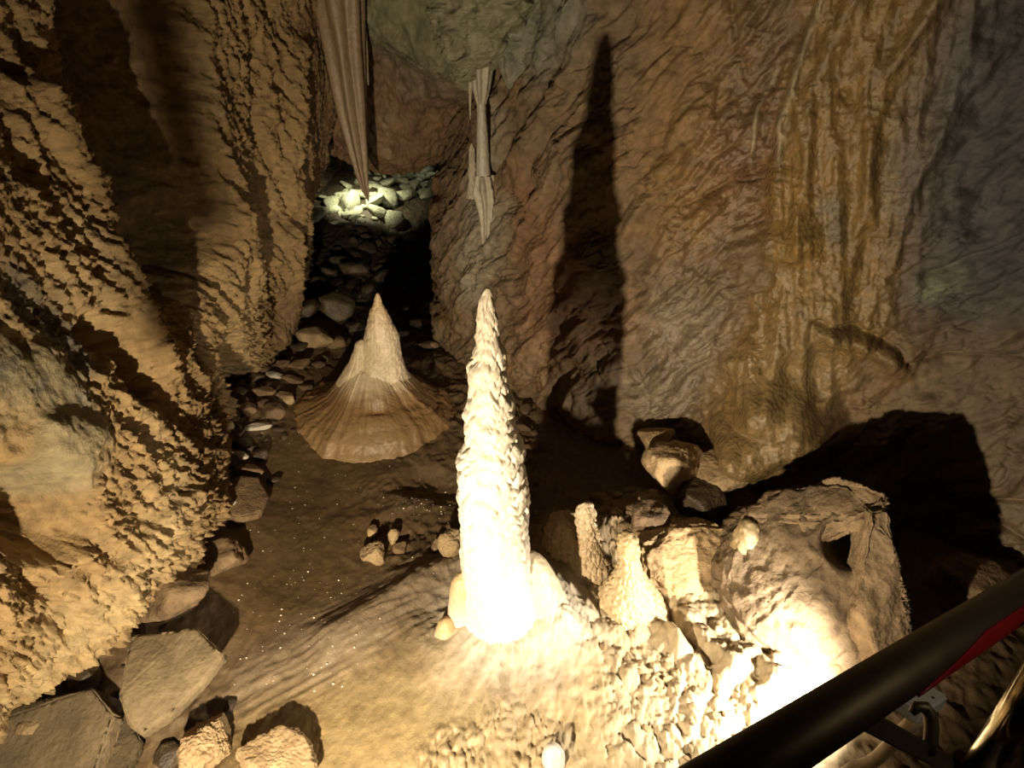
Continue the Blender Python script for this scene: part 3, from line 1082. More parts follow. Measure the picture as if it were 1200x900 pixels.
def rock_mesh(size, seed, sub=4, planes=11, sharp=.9, noise=.05, rot=None):
    v, f = ico(sub)
    g = np.random.default_rng(seed)
    n = g.normal(size=(planes, 3))
    n /= np.linalg.norm(n, axis=1)[:, None]
    n = np.vstack([n, [[0, 0, 1], [0, 0, -1]]])
    h = g.uniform(.62, .95, len(n))
    dt = v @ n.T
    with np.errstate(divide='ignore'):
        rr = np.where(dt > .05, h / np.maximum(dt, .05), 9)
    k = 6 + 30 * sharp
    r = -np.log(np.sum(np.exp(-k * np.minimum(rr, 3)), axis=1)) / k
    r = np.minimum(r, 1.15)
    o = g.uniform(0, 50, 3)
    r = r * (1 + noise * 2.2 * fbm(v[:, 0] * 2 + o[0], v[:, 1] * 2 + o[1], v[:, 2] * 2 + o[2], 4, seed)
             + noise * .7 * fbm(v[:, 0] * 7 + o[0], v[:, 1] * 7, v[:, 2] * 7, 3, seed + 1, ridge=True))
    V = v * r[:, None]
    V /= np.abs(V).max(axis=0)
    V = V * (np.array(size) / 2)
    if rot is not None:
        V = V @ np.array(Matrix.Rotation(rot[2], 3, 'Z') @ Matrix.Rotation(rot[0], 3, 'X') @ Matrix.Rotation(rot[1], 3, 'Y')).T
    return mesh_from(V, f, smooth=True)


def loose(px, py, w, h, mat, seed, label, name='rock', cat='rock', group=None, up=.55, sub=4, sink=.25, rot=None, planes=11, noise=.05, sharp=.9, lift=0.0, on=None):
    """a stone whose middle is seen at px, py and whose outline is w by h pixels there"""
    g = ground(px, py + h * .25) if on is None else np.array(on)
    dep = (g - CAM) @ FW
    k = dep / F
    sx = w * k
    sy = h * k * .95
    sz = max(.35 * sx, h * k) * up
    rg = random.Random(seed)
    if rot is None:
        rot = (rg.uniform(-.3, .3), rg.uniform(-.3, .3), rg.uniform(-.5, .5))
    me = rock_mesh((sx, sy, sz), seed, sub, planes, sharp, noise, rot)
    o = link(me, name, M[mat], None, (g[0], g[1], g[2] + sz * (.5 - sink) + lift))
    tag(o, label, cat, group)
    return o


def hull_rock(pts, mat, label, seed, name='boulder', cat='boulder', bev=.012, cuts=4, amp=.015, freq=9, sub_amp=.004, group=None, tagit=True, long=.03, dents=()):
    """angular block: convex hull of world points, bevelled, divided and roughened"""
    c = np.mean(pts, axis=0)
    bm = bmesh.new()
    for p in pts:
        bm.verts.new(Vector(np.array(p) - c))
    r = bmesh.ops.convex_hull(bm, input=bm.verts[:])
    junk = list({e for e in r.get('geom_interior', []) + r.get('geom_unused', []) if isinstance(e, bmesh.types.BMVert)})
    if junk:
        bmesh.ops.delete(bm, geom=junk, context='VERTS')
    bmesh.ops.dissolve_limit(bm, angle_limit=math.radians(6), verts=bm.verts[:], edges=bm.edges[:])
    bmesh.ops.bevel(bm, geom=bm.edges[:], offset=bev, segments=2, affect='EDGES', clamp_overlap=True)
    bmesh.ops.triangulate(bm, faces=bm.faces[:])
    for _ in range(7):
        es = [e for e in bm.edges if e.calc_length() > long]
        if not es:
            break
        bmesh.ops.subdivide_edges(bm, edges=es, cuts=1)
        bmesh.ops.triangulate(bm, faces=[f for f in bm.faces if len(f.verts) > 3])
    bm.normal_update()
    co = np.array([v.co[:] for v in bm.verts])
    no = np.array([v.normal[:] for v in bm.verts])
    o = np.random.default_rng(seed).uniform(0, 40, 3)
    q = co * freq + o
    d = amp * fbm(q[:, 0], q[:, 1], q[:, 2], 4, seed) - amp * .9 * np.abs(fbm(q[:, 0] * 2, q[:, 1] * 2, q[:, 2] * 2, 4, seed + 3)) \
        + sub_amp * fbm(q[:, 0] * 6, q[:, 1] * 6, q[:, 2] * 6, 3, seed + 5)
    for dp, dr_, da in dents:
        wv = dp - CAM
        q_ = np.linalg.norm(co + c - dp, axis=1)
        co = co + (wv / np.linalg.norm(wv))[None] * (da * np.exp(-(q_ / dr_) ** 4))[:, None]
    co = co + no * d[:, None]
    for v, p in zip(bm.verts, co):
        v.co = p
    me = bpy.data.meshes.new('mesh')
    bm.to_mesh(me)
    bm.free()
    me.shade_smooth()
    ob = link(me, name, M[mat], None, c)
    if tagit:
        tag(ob, label, cat, group)
    return ob


def slab(outline, thick, mat, label, seed, z=None, tilt=None, name='stone_slab', cat='stone slab', amp=.006, **kw):
    """flat block whose upper face is seen as the outline; heights z per corner"""
    top = []
    for k, (px, py) in enumerate(outline):
        zz = z[k] if isinstance(z, (list, tuple)) else z
        top.append(on_z(px, py, zz))
    top = np.array(top)
    c = top.mean(axis=0)
    u = np.linalg.svd(top - c)[2][2]
    if u[2] < 0:
        u = -u
    low = c + (top - c) * 1.02 - u * thick
    return hull_rock(list(top) + list(low), mat, label, seed, name, cat, amp=amp, bev=.006, **kw)


# ---- lower left corner
slab([(152, 745), (228, 734), (263, 766), (238, 800), (200, 838), (166, 862), (150, 850), (138, 815)], .06, 'rock_grey',
     'large flat grey-brown slab with a pale right edge, tilted beside the clay path', 601, z=[.24, .25, .21, .18, .15, .13, .14, .2], long=.02)
slab([(30, 822), (108, 806), (134, 838), (112, 905), (40, 930), (-30, 900), (-20, 850)], .07, 'rock_grey',
     'dark grey-brown slab at the lower left corner under the wall edge', 602, z=[.16, .2, .17, .1, .07, .1, .15], long=.02)
slab([(112, 838), (148, 828), (165, 868), (150, 905), (108, 915)], .05, 'rock_grey',
     'narrow brown slab wedged between the corner slab and the large flat slab', 603, z=.06, long=.02)
loose(212, 704, 78, 72, 'rock', 604, 'rounded brown boulder resting behind the large flat slab', name='boulder', cat='boulder', up=.8, sub=5, noise=.07, lift=.07)
loose(170, 712, 60, 40, 'rock', 605, 'brown rock tucked under the foot of the left wall, left of the rounded boulder', up=.7, lift=.05)
loose(258, 646, 66, 52, 'rock', 606, 'brown blocky rock beside the path below the flat reddish slab', up=.7, sub=5, noise=.08)
slab([(250, 600), (262, 566), (280, 556), (303, 558), (316, 580), (306, 600), (280, 606)], .05, 'rock',
     'flat reddish-brown slab at the left edge of the clay path', 607, z=[.19, .2, .2, .17, .14, .14, .17], long=.02)
loose(250, 862, 66, 78, 'rock_tan', 608, 'crumbly ochre rock at the bottom edge, left of the cream lump', up=.75, sub=6, noise=.13, sharp=.6)
loose(325, 880, 104, 84, 'rock_tan', 609, 'cream rounded flowstone lump at the bottom edge with a dark shadow behind', name='flowstone_lump', cat='flowstone lump', up=.6, sub=6, noise=.09, sharp=.4)
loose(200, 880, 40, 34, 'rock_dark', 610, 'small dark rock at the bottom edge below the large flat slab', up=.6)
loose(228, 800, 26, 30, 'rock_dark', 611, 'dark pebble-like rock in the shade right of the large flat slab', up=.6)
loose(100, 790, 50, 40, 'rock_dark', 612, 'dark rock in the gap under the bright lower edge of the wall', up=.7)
loose(60, 862, 44, 30, 'rock_tan', 613, 'tan chip of stone lying on the dark corner slab', up=.5, lift=.1)
# ---- the flat stones along the foot of the left wall
FOOT = [
    (300, 578, 12, 12, 'rock_pale', 'tiny pale stone beside the reddish slab'),
    (272, 580, 30, 34, 'rock_pale', None),
    (292, 548, 42, 28, 'rock', 'flat brown stone just above the reddish slab'),
    (266, 536, 30, 24, 'rock_dark', 'dark stone against the wall foot above the reddish slab'),
    (322, 560, 20, 16, 'rock_dark', 'small dark stone at the path edge right of the reddish slab'),
    (282, 532, 22, 16, 'rock_pale', 'small pinkish stone in the dark gap beside the wall'),
    (262, 498, 26, 22, 'rock_tan', 'ochre stone against the base of the left wall'),
    (302, 498, 40, 17, 'rock_pale', 'pale elongated stone lying among the dark rubble'),
    (285, 518, 34, 22, 'rock_dark', 'dark stone just below the pale elongated stone'),
    (304, 530, 26, 22, 'rock_dark', 'dark square stone between the pale elongated stone and the path'),
    (322, 478, 28, 26, 'rock', 'brown stone right above the end of the pale elongated stone'),
    (290, 476, 26, 20, 'rock', 'brown wedge stone left above the pale elongated stone'),
    (310, 456, 32, 20, 'rock', 'flat brown stone in the middle of the rubble bank'),
    (335, 464, 26, 20, 'rock_tan', 'tan flat stone at the path side of the rubble bank'),
    (320, 438, 26, 14, 'rock_pale', 'pale flat stone near the bulging wall foot'),
    (342, 442, 30, 16, 'rock', 'long thin brown stone right of the pale flat stone'),
    (300, 440, 22, 20, 'rock_dark', 'dark stone between the wall foot and the pale flat stone'),
    (350, 426, 34, 16, 'rock', 'flat brown stone above the long thin stone'),
    (332, 424, 20, 14, 'rock', 'small brown stone touching the bulging wall foot'),
    (356, 452, 22, 12, 'rock', 'thin brown stone sliding towards the mound'),
    (370, 396, 46, 36, 'rock_tan', 'reddish-brown wedge-shaped rock with bright ridged face'),
    (352, 408, 22, 16, 'rock_dark', 'small dark rock left below the ridged wedge rock'),
    (395, 402, 24, 22, 'rock', 'brown rock right of the ridged wedge rock'),
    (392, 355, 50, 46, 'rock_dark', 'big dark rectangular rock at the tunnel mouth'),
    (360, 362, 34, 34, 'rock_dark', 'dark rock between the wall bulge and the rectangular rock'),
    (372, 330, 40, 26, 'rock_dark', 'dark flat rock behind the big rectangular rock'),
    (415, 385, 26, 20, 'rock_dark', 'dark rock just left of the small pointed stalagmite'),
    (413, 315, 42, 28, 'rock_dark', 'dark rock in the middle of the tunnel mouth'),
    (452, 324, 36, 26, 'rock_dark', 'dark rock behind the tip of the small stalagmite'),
    (492, 378, 26, 22, 'rock', 'brown rock at the left foot of the column wall'),
    (505, 362, 30, 26, 'rock', 'brown rock above, nearest the column wall foot'),
    (518, 388, 24, 18, 'rock', 'brown rock right of two others below the column wall'),
    (535, 402, 30, 16, 'rock', 'flat brown stone below the column wall, next to the tall stalagmite'),
    (500, 405, 30, 14, 'rock', 'long flat stone lying on the clay left of the tall stalagmite'),
    (478, 362, 20, 18, 'rock_dark', 'dark round rock right of the small stalagmite tip'),
    (470, 392, 22, 14, 'rock_dark', 'dark stone behind the shoulder of the small stalagmite'),
]
FOOT = [r for r in FOOT if r[5]]
for k, (px, py, w, h, mt, lb) in enumerate(FOOT):
    loose(px, py, w, h, mt, 620 + k, lb, up=.6, sub=4, rot=(rnd.uniform(-.25, .25), rnd.uniform(-.25, .25), rnd.uniform(-.3, .3)), lift=.0 if py > 420 else .02)
loose(268, 590, 20, 44, 'rock_pale', 690, 'long pale stone standing in the gap between wall and reddish slab', up=.5)

# loose rubble that nothing tells apart: one library of shapes copied over the bank
PLACED = [(o.location.x, o.location.y, max(o.dimensions.x, o.dimensions.y)) for o in COL.objects if o.name.startswith(('rock', 'boulder', 'stone_slab', 'stalagmite')) and o.type == 'MESH' and o.parent is None]
lib = [rock_mesh((1, .8, .5), 700 + k, 3, 9, .9, .06) for k in range(9)]


def scatter(poly, n, smin, smax, mat, label, group, seed, zl=0.0, cat='rock', name='rock', gap=.42):
    rg = random.Random(seed)
    ms = []
    for m_ in lib:
        c = m_.copy()
        c.materials.clear()
        c.materials.append(M[mat])
        ms.append(c)
    proto = None
    done = tries = 0
    while done < n and tries < n * 12:
        tries += 1
        a = poly
        t = rg.random() * (len(a) - 1)
        i = int(t)
        f = t - i
        px = a[i][0] * (1 - f) + a[i + 1][0] * f + rg.gauss(0, 1) * a[i][2]
        py = a[i][1] * (1 - f) + a[i + 1][1] * f + rg.gauss(0, 1) * a[i][3]
        g = ground(px, py)
        sz = rg.uniform(smin, smax)
        if any((g[0] - q[0]) ** 2 + (g[1] - q[1]) ** 2 < (gap * (sz + q[2])) ** 2 for q in PLACED):
            continue
        PLACED.append((g[0], g[1], sz))
        done += 1
        if proto is None:
            proto = link(ms[0], name, None)
            o = proto
        else:
            o = proto.copy()
            o.data = rg.choice(ms)
            COL.objects.link(o)
        o.location = (g[0], g[1], min(g[2], zf(g[0], g[1])) + sz * .08 + zl)
        o.scale = (sz, sz, sz * rg.uniform(.6, 1.1))
        o.rotation_euler = (rg.uniform(-.5, .5), rg.uniform(-.5, .5), rg.uniform(0, 6.3))
        tag(o, label, cat, group)


scatter([(262, 520, 10, 14), (285, 490, 16, 14), (330, 440, 18, 10), (370, 400, 16, 12)], 46, .05, .13, 'rock',
        'brown loose stone in the rubble bank along the left wall foot', 'brown rubble along the left wall', 1)
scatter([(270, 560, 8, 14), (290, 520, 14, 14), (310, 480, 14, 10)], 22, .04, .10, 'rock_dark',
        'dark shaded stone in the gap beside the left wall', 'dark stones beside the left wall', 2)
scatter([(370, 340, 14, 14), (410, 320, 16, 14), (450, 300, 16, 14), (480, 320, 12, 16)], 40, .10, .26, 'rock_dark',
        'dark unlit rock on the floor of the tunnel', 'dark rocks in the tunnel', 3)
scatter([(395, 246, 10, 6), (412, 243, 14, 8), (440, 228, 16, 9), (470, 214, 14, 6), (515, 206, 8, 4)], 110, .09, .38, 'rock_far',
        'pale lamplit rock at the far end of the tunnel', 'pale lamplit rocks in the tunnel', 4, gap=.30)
scatter([(490, 385, 12, 10), (520, 395, 12, 8), (610, 500, 10, 10), (620, 540, 8, 14), (640, 580, 10, 12)], 34, .04, .11, 'rock',
        'small brown stone along the foot of the right wall', 'stones along the right wall foot', 5)
scatter([(150, 880, 20, 12), (230, 840, 20, 20), (120, 800, 20, 12)], 16, .03, .07, 'rock_dark',
        'small dark stone filling gaps between the lower left slabs', 'dark stones between the left slabs', 6)
scatter([(700, 600, 14, 10), (760, 590, 16, 10), (790, 620, 10, 12), (720, 620, 14, 8)], 30, .05, .12, 'rock_tan',
        'rounded tan nodule in the half shade behind the two thumb stalagmites', 'tan nodules behind the small stalagmites', 7)
scatter([(800, 760, 40, 40), (760, 830, 40, 30), (860, 840, 30, 24), (700, 760, 30, 30)], 36, .015, .045, 'rock_tan',
        'small cream chip on the bright flowstone shelf', 'cream chips on the bright shelf', 8)
# ---- cream stones in the middle of the path
loose(440, 645, 34, 34, 'rock_tan', 801, 'cream knobbly stone on the clay path, largest of the small cluster', up=.8, noise=.12, sub=5, sharp=.5)
loose(462, 628, 16, 20, 'rock_tan', 802, 'small round cream stone at the right of the path cluster', up=.9, sharp=.4)
loose(436, 622, 14, 20, 'rock_tan', 803, 'small cream stone at the upper left of the path cluster', up=.9, sharp=.4)
loose(470, 640, 20, 18, 'rock', 804, 'brown stone at the right edge of the path cluster', up=.7)
loose(528, 634, 32, 34, 'rock_tan', 805, 'cream stone pressed against the left side of the tall stalagmite', up=.9, noise=.1, sub=5, sharp=.5)
loose(512, 640, 16, 18, 'rock_tan', 806, 'small cream stone left of the one touching the tall stalagmite', up=.8, sharp=.4)
# white grit on the clay
rg = random.Random(5)
gr = None
gm = rock_mesh((1, 1, .7), 900, 2, 6, .7, .03)
gm.materials.append(M['rock_pale'])
vs, fs, off = [], [], 0
gv, gf = ico(1)
for k in range(230):
    px = rg.gauss(345, 50) + (k % 3 == 0) * rg.uniform(0, 150)
    py = rg.uniform(500, 810)
    if k % 5 == 0:
        px, py = rg.gauss(500, 24), rg.gauss(590, 10)
    if px < 265 or px > 560:
        continue
    g = ground(px, py)
    sz = .0022 + .0035 * rg.random() ** 3
    vs.append(gv * sz * np.array([1, 1, .7]) + g + [0, 0, sz * .3])
    fs.append(gf + off)
    off += len(gv)
me = mesh_from(np.vstack(vs), np.vstack(fs))
tag(link(me, 'grit', M['rock_pale']), 'white grit sprinkled over the brown clay path', 'grit', kind='stuff')

# ================================================================== BOULDERS ON THE RIGHT
yA = 2.0
top = [on_y(862, 628, 2.0), on_y(884, 592, 2.1), on_y(930, 570, 2.08), on_y(982, 562, 2.0), on_y(1038, 578, 1.86)]
frt = [on_y(842, 690, 1.86), on_y(872, 742, 1.68), on_y(930, 790, 1.55), on_y(1010, 800, 1.50), on_y(1050, 760, 1.54), on_y(1060, 700, 1.64),
       on_y(1054, 620, 1.78)]
bot = [np.array([p[0], p[1] + .05, .0]) for p in frt[:6]] + [np.array([p[0], 2.45, 0.0]) for p in top]
hull_rock(top + frt + bot, 'rock_brown', 'big angular brown boulder with a glaring lamplit patch on its face', 811, dents=[(on_y(996, 640, 1.78), .075, .30), (on_y(905, 650, 1.93), .05, .04), (on_y(1040, 700, 1.66), .06, .10)],
          amp=.07, freq=4, long=.014, bev=.05, sub_amp=.006)
slabp = [on_y(868, 606, 2.06), on_y(900, 576, 2.14), on_y(980, 553, 2.05), on_y(1044, 574, 1.86), on_y(1048, 588, 1.80), on_y(1004, 608, 1.80), on_y(950, 628, 1.86),
         on_y(890, 650, 1.93)]
hull_rock(slabp + [p - np.array([0, 0, .10]) for p in slabp], 'rock_brown', 'brown overhanging cap rock lying on top of the big boulder', 812, name='rock', cat='rock', amp=.045, freq=6, bev=.015, long=.014)
rim = [on_y(1020, 600, 1.78), on_y(1042, 596, 1.79), on_y(1048, 640, 1.70), on_y(1066, 720, 1.58), on_y(1075, 770, 1.5), on_y(1030, 770, 1.5), on_y(1006, 700, 1.62), on_y(1026, 640, 1.72)]
hull_rock(rim + [p + np.array([.02, .12, -.05]) for p in rim] + [np.array([p[0], p[1], 0]) for p in rim[3:7]], 'rock_brown',
          'rugged pinnacle rock standing right of the dark hole in the big boulder', 813, name='rock', cat='rock', amp=.032, freq=6, long=.012, bev=.02)
B = [on_y(752, 640, 2.1), on_y(790, 615, 2.2), on_y(850, 612, 2.2), on_y(880, 640, 2.1), on_y(876, 700, 1.92), on_y(850, 740, 1.8), on_y(800, 705, 1.9), on_y(757, 680, 2.0)]
hull_rock(B + [np.array([p[0], p[1] + .05, .02]) for p in B] + [np.array([.55, 2.4, .1]), np.array([.85, 2.45, .1])], 'rock_tan',
          'smooth cream boulder between the drooping stalagmite and the brown boulder', 814, amp=.03, freq=8, long=.014, bev=.06, sub_amp=.006)


def boulder_at(px, py, y, w, h, mat, seed, label, d=.9, **kw):
    p = on_y(px, py, y)
    k = ((p - CAM) @ FW) / F
    me = rock_mesh((w * k, w * k * d, h * k), seed, 5, kw.pop('planes', 9), kw.pop('sharp', .35), kw.pop('noise', .07), kw.pop('rot', None))
    o = link(me, kw.pop('name', 'boulder'), M[mat], None, p)
    tag(o, label, kw.pop('cat', 'boulder'))
    return o


boulder_at(792, 552, 2.62, 82, 80, 'rock_tan', 821, 'rounded brown boulder at the wall foot right of the long shadow')
boulder_at(846, 556, 2.6, 74, 42, 'rock_tan', 822, 'low smooth boulder below the glossy flowstone dome')
boulder_at(768, 516, 2.85, 46, 34, 'rock_tan', 823, 'small rounded boulder above the brown one, touching the right wall')
boulder_at(826, 590, 2.45, 70, 50, 'rock_dark', 824, 'dark boulder in deep shade behind the cream boulder')
boulder_at(760, 610, 2.3, 50, 40, 'rock', 825, 'half-shaded brown rock behind the drooping stalagmite', name='rock', cat='rock')
boulder_at(1120, 690, 2.0, 130, 110, 'rock', 826, 'broad brown rock between the pinnacle and the handrail', sharp=.6)
boulder_at(1150, 790, 1.6, 90, 80, 'rock', 827, 'dark angular rock below the red reflection strip of the handrail', sharp=.9)
boulder_at(1085, 830, 1.45, 100, 60, 'rock_dark', 828, 'dark rock under the white electrical box', sharp=.9)
boulder_at(1180, 860, 1.35, 80, 80, 'rock_dark', 829, 'dark rock in the lower right corner behind the bright post', sharp=.9)

# ================================================================== STALACTITES, CURTAIN, COLUMN
def hanging(name, pts, radii, label, cat, mat='calcite', nth=64, n=220, flute=0, nf=7, pop=.0, col=(.4, .3, .18), col2=None, seed=0, group=None, squash=1.0, twist=0.0, parent=None, wet=.3, rough=0.0):
    """formation along a path from its tip (first point) up to its root"""
    pts = np.array(pts)
    L = np.concatenate([[0], np.cumsum(np.linalg.norm(np.diff(pts, axis=0), axis=1))])
    t = np.linspace(0, L[-1], n)
    c = crm(L, pts, t)
    r = np.interp(t, L, radii)
    th = np.linspace(0, 2 * math.pi, nth, endpoint=False)
    T, K = np.meshgrid(th, np.arange(n))
    R = r[:, None] * np.ones_like(T)
    Z = c[:, 2:3] * np.ones_like(T)
    if flute:
        R = R * (1 + flute * np.cos(nf * T + twist * Z + 1.5 * fbm(np.cos(T), np.sin(T), Z * 1.2, 2, seed)))
    C = np.zeros(T.shape + (3,))
    C[:] = col
    if rough:
        wx, wy = R * np.cos(T), R * np.sin(T)
        R = R + np.minimum(1, R / .1) * (rough * fbm(wx * 5, wy * 5, Z * 5, 4, seed + 7, ridge=True) + rough * .5 * (.5 - worley(wx * 14, wy * 14, Z * 14, seed)[0]))
    if pop:
        R = R + pop * fbm(np.cos(T) * 2, np.sin(T) * 2, Z * 25, 3, seed + 1)
    w = sstep(-.1, .5, fbm(np.cos(T) * 2.5, np.sin(T) * 2.5, Z * 1.5, 3, seed + 2))[..., None] * .6
    C = C * (1 - w) + np.array(col2 or (.26, .16, .08)) * w
    org = pts[-1]
    V = np.stack([c[:, None, 0] + R * np.cos(T), c[:, None, 1] + R * np.sin(T) * squash, Z], -1) - org
    V = V.reshape(-1, 3)
    f = grid_faces(nth, n, wrap=True)
    me = mesh_from(V, f)
    put_attrs(me, C, np.full(T.size, wet))
    o = link(me, name, M[mat], parent, org)
    if parent is None:
        tag(o, label, cat, group)
    return o


yc = 4.55
tipz = [(432, 236), (428, 222), (420, 180), (411, 120), (404, 60), (398, 0), (392, -60), (386, -120)]
pts = [on_y(a, b, yc) for a, b in tipz]
k = 5.1 / F
hanging('stalactite_curtain', pts, [.3 * k, 4 * k, 9 * k, 14 * k, 17 * k, 20 * k, 23 * k, 30 * k], 'long folded tan stalactite curtain hanging at the tunnel mouth',
        'stalactite', nth=200, n=400, flute=.15, nf=6, col=(.30, .21, .13), col2=(.18, .11, .06), seed=900, twist=1.6, pop=.004)
for a, lb, sd in (([(432, 100), (426, 60), (420, 20), (414, -30)], 'thin grey stalactite just right of the folded curtain', 1),
                  ([(424, 92), (420, 55), (416, 10), (413, -30)], 'thin brown stalactite squeezed against the folded curtain', 2)):
    p = [on_y(x, y, yc + .12 * sd) for x, y in a]
    hanging('stalactite', p, [.3 * k, 4 * k, 6 * k, 9 * k], lb, 'stalactite', flute=.1, nf=5, seed=905 + sd, pop=.003, col=(.32, .27, .19))


def onwall(px, py, off):
    q = SR.at(px, py)
    d = np.linalg.norm(q - CAM)
    return CAM + (q - CAM) * (1 - off / d)


yc = float(onwall(566, 160, .10)[1])
root = empty('cave_column', on_y(566, 60, yc))
tag(root, 'slender pale dripstone column joining hanging rock and right wall', 'column')
def sub(o):
    o.location = Vector(o.location) - root.location
    return o
k = (on_y(566, 160, yc) - CAM) @ FW / F
sub(hanging('lower_drape', [on_y(568, 325, yc + .02), on_y(569, 295, yc + .02), on_y(570, 262, yc), on_y(570, 235, yc), on_y(568, 220, yc), on_y(567, 205, yc)],
            [.5 * k, 3 * k, 6 * k, 10 * k, 12 * k, 8 * k], '', '', flute=.22, nf=7, rough=.03, col=(.42, .37, .28), col2=(.33, .27, .18), seed=911, pop=.004, parent=root))
sub(hanging('shaft', [on_y(567, 226, yc), on_y(566, 200, yc), on_y(565, 160, yc), on_y(564, 128, yc), on_y(563, 100, yc)], [10 * k, 8.5 * k, 6.5 * k, 5 * k, 6 * k], '', '',
            pop=.005, col=(.42, .38, .30), col2=(.34, .30, .22), seed=912, parent=root))
sub(hanging('upper_stalactite', [on_y(564, 122, yc), on_y(564, 105, yc), on_y(564, 88, yc), on_y(564, 70, yc), on_y(562, 20, yc)], [5 * k, 9 * k, 11 * k, 13 * k, 16 * k], '', '',
            flute=.15, nf=7, pop=.006, col=(.34, .30, .22), col2=(.24, .2, .13), seed=913, parent=root))
hanging('stalactite', [on_y(551, 140, yc), on_y(551, 110, yc), on_y(552, 85, yc), on_y(552, 60, yc)], [.4 * k, 2 * k, 4 * k, 7 * k], 'needle-thin stalactite just left of the pale column', 'stalactite',
        seed=921, pop=.003, col=(.36, .31, .22))
hanging('stalagmite', [on_y(553, 168, yc + .02), on_y(553, 174, yc + .02), on_y(553, 190, yc), on_y(553, 212, yc), on_y(553, 232, yc)][::1], [1 * k, 3.2 * k, 4 * k, 4 * k, 6 * k],
        'beaded finger of dripstone left of the pale column', 'dripstone', seed=922, pop=.012, col=(.40, .35, .26))
hanging('hanging_rock', [on_y(548, 106, yc + .08), on_y(549, 98, yc + .06), on_y(553, 80, yc + .05), on_y(562, 50, yc + .03), on_y(575, 5, yc + .02), on_y(590, -60, yc + .02), on_y(600, -130, yc + .02)],
        [1 * k, 8 * k, 22 * k, 42 * k, 62 * k, 80 * k, 95 * k], 'grey lumpy rock mass, green light painted in, hanging from the roof above the pale column', 'hanging rock', mat='back', nth=260, n=260,
        flute=.07, nf=5, pop=.03, rough=.05, col=(.27, .26, .16), col2=(.2, .15, .09), seed=930)  # greenish roof light put into the main colour
hanging('stalactite', [on_y(598, 104, yc - .02), on_y(599, 96, yc - .02), on_y(603, 78, yc), on_y(606, 45, yc), on_y(612, -30, yc)], [1 * k, 6 * k, 14 * k, 22 * k, 34 * k],
        'broad grey-white hanging rock fang right of the pale column', 'stalactite', flute=.12, nf=6, pop=.015, rough=.04, mat='back', col=(.25, .24, .17), col2=(.19, .16, .10), seed=924, nth=120)

# ================================================================== HANDRAIL AND FITTINGS
def tube_mesh(path, rad, n=48, caps=True, org=(0, 0, 0)):
    path = [Vector(p) for p in path]
    bm = bmesh.new()
    rings = []
    up = Vector((0, 0, 1))
    for i, p in enumerate(path):
        t = (path[min(i + 1, len(path) - 1)] - path[max(i - 1, 0)]).normalized()
        a = t.cross(up)
        if a.length < .05:
            a = t.cross(Vector((1, 0, 0)))
        a.normalize()
        b = a.cross(t)
        r = rad[i] if isinstance(rad, (list, tuple)) else rad
        rings.append([bm.verts.new(p + r * (math.cos(2 * math.pi * q / n) * a + math.sin(2 * math.pi * q / n) * b) - Vector(org)) for q in range(n)])
    for r0, r1 in zip(rings[:-1], rings[1:]):
        for q in range(n):
            bm.faces.new((r0[q], r0[(q + 1) % n], r1[(q + 1) % n], r1[q]))
    if caps:
        bm.faces.new(rings[0][::-1])
        bm.faces.new(rings[-1])
    bmesh.ops.recalc_face_normals(bm, faces=bm.faces[:])
    me = bpy.data.meshes.new('mesh')
    bm.to_mesh(me)
    bm.free()
    me.shade_smooth()
    return me


def box_between(c, ax, ay, az, bev=.002):
    """box centred on c with half-axes ax, ay, az (world vectors), local to c"""
    bm = bmesh.new()
    vs = []
    for i in (-1, 1):
        for j in (-1, 1):
            for l in (-1, 1):
                vs.append(bm.verts.new(Vector(ax) * i + Vector(ay) * j + Vector(az) * l))
    bmesh.ops.convex_hull(bm, input=bm.verts[:])
    bmesh.ops.dissolve_limit(bm, angle_limit=.02, verts=bm.verts[:], edges=bm.edges[:])
    if bev:
        bmesh.ops.bevel(bm, geom=bm.edges[:], offset=bev, segments=3, affect='EDGES')
    bmesh.ops.recalc_face_normals(bm, faces=bm.faces[:])
    me = bpy.data.meshes.new('mesh')
    bm.to_mesh(me)
    bm.free()
    return me


def V3(a):
    return Vector([float(x) for x in a])


a0 = V3(at_depth(945, 856, .49))
a1 = V3(at_depth(1200, 695, .72))
dr = (a1 - a0).normalized()
p0 = a0 - dr * .42
p1 = a1 + dr * .5
root = empty('handrail', a0)
tag(root, 'dark steel handrail slanting across the lower right corner', 'handrail')
o = link(tube_mesh([p0, p1], .0206, 64, org=a0), 'rail', M['steel_dark'], root)
# red reflection on the rail's lower side, modelled as a coloured strip
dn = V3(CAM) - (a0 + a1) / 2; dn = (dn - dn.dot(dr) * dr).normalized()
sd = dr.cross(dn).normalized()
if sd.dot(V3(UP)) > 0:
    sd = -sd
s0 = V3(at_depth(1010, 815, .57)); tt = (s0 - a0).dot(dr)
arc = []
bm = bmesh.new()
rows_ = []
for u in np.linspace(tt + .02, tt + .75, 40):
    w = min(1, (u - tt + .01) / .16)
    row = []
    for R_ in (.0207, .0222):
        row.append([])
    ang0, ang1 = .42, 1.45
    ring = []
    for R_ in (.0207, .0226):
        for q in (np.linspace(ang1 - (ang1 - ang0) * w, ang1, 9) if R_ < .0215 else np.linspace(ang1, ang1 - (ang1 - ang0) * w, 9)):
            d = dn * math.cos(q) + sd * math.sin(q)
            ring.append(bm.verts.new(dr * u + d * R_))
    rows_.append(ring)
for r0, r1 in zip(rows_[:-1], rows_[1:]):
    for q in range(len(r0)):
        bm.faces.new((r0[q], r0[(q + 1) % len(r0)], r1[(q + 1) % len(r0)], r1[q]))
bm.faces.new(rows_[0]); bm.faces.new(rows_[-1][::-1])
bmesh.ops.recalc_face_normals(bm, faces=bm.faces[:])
me = bpy.data.meshes.new('mesh'); bm.to_mesh(me); bm.free(); me.shade_smooth()
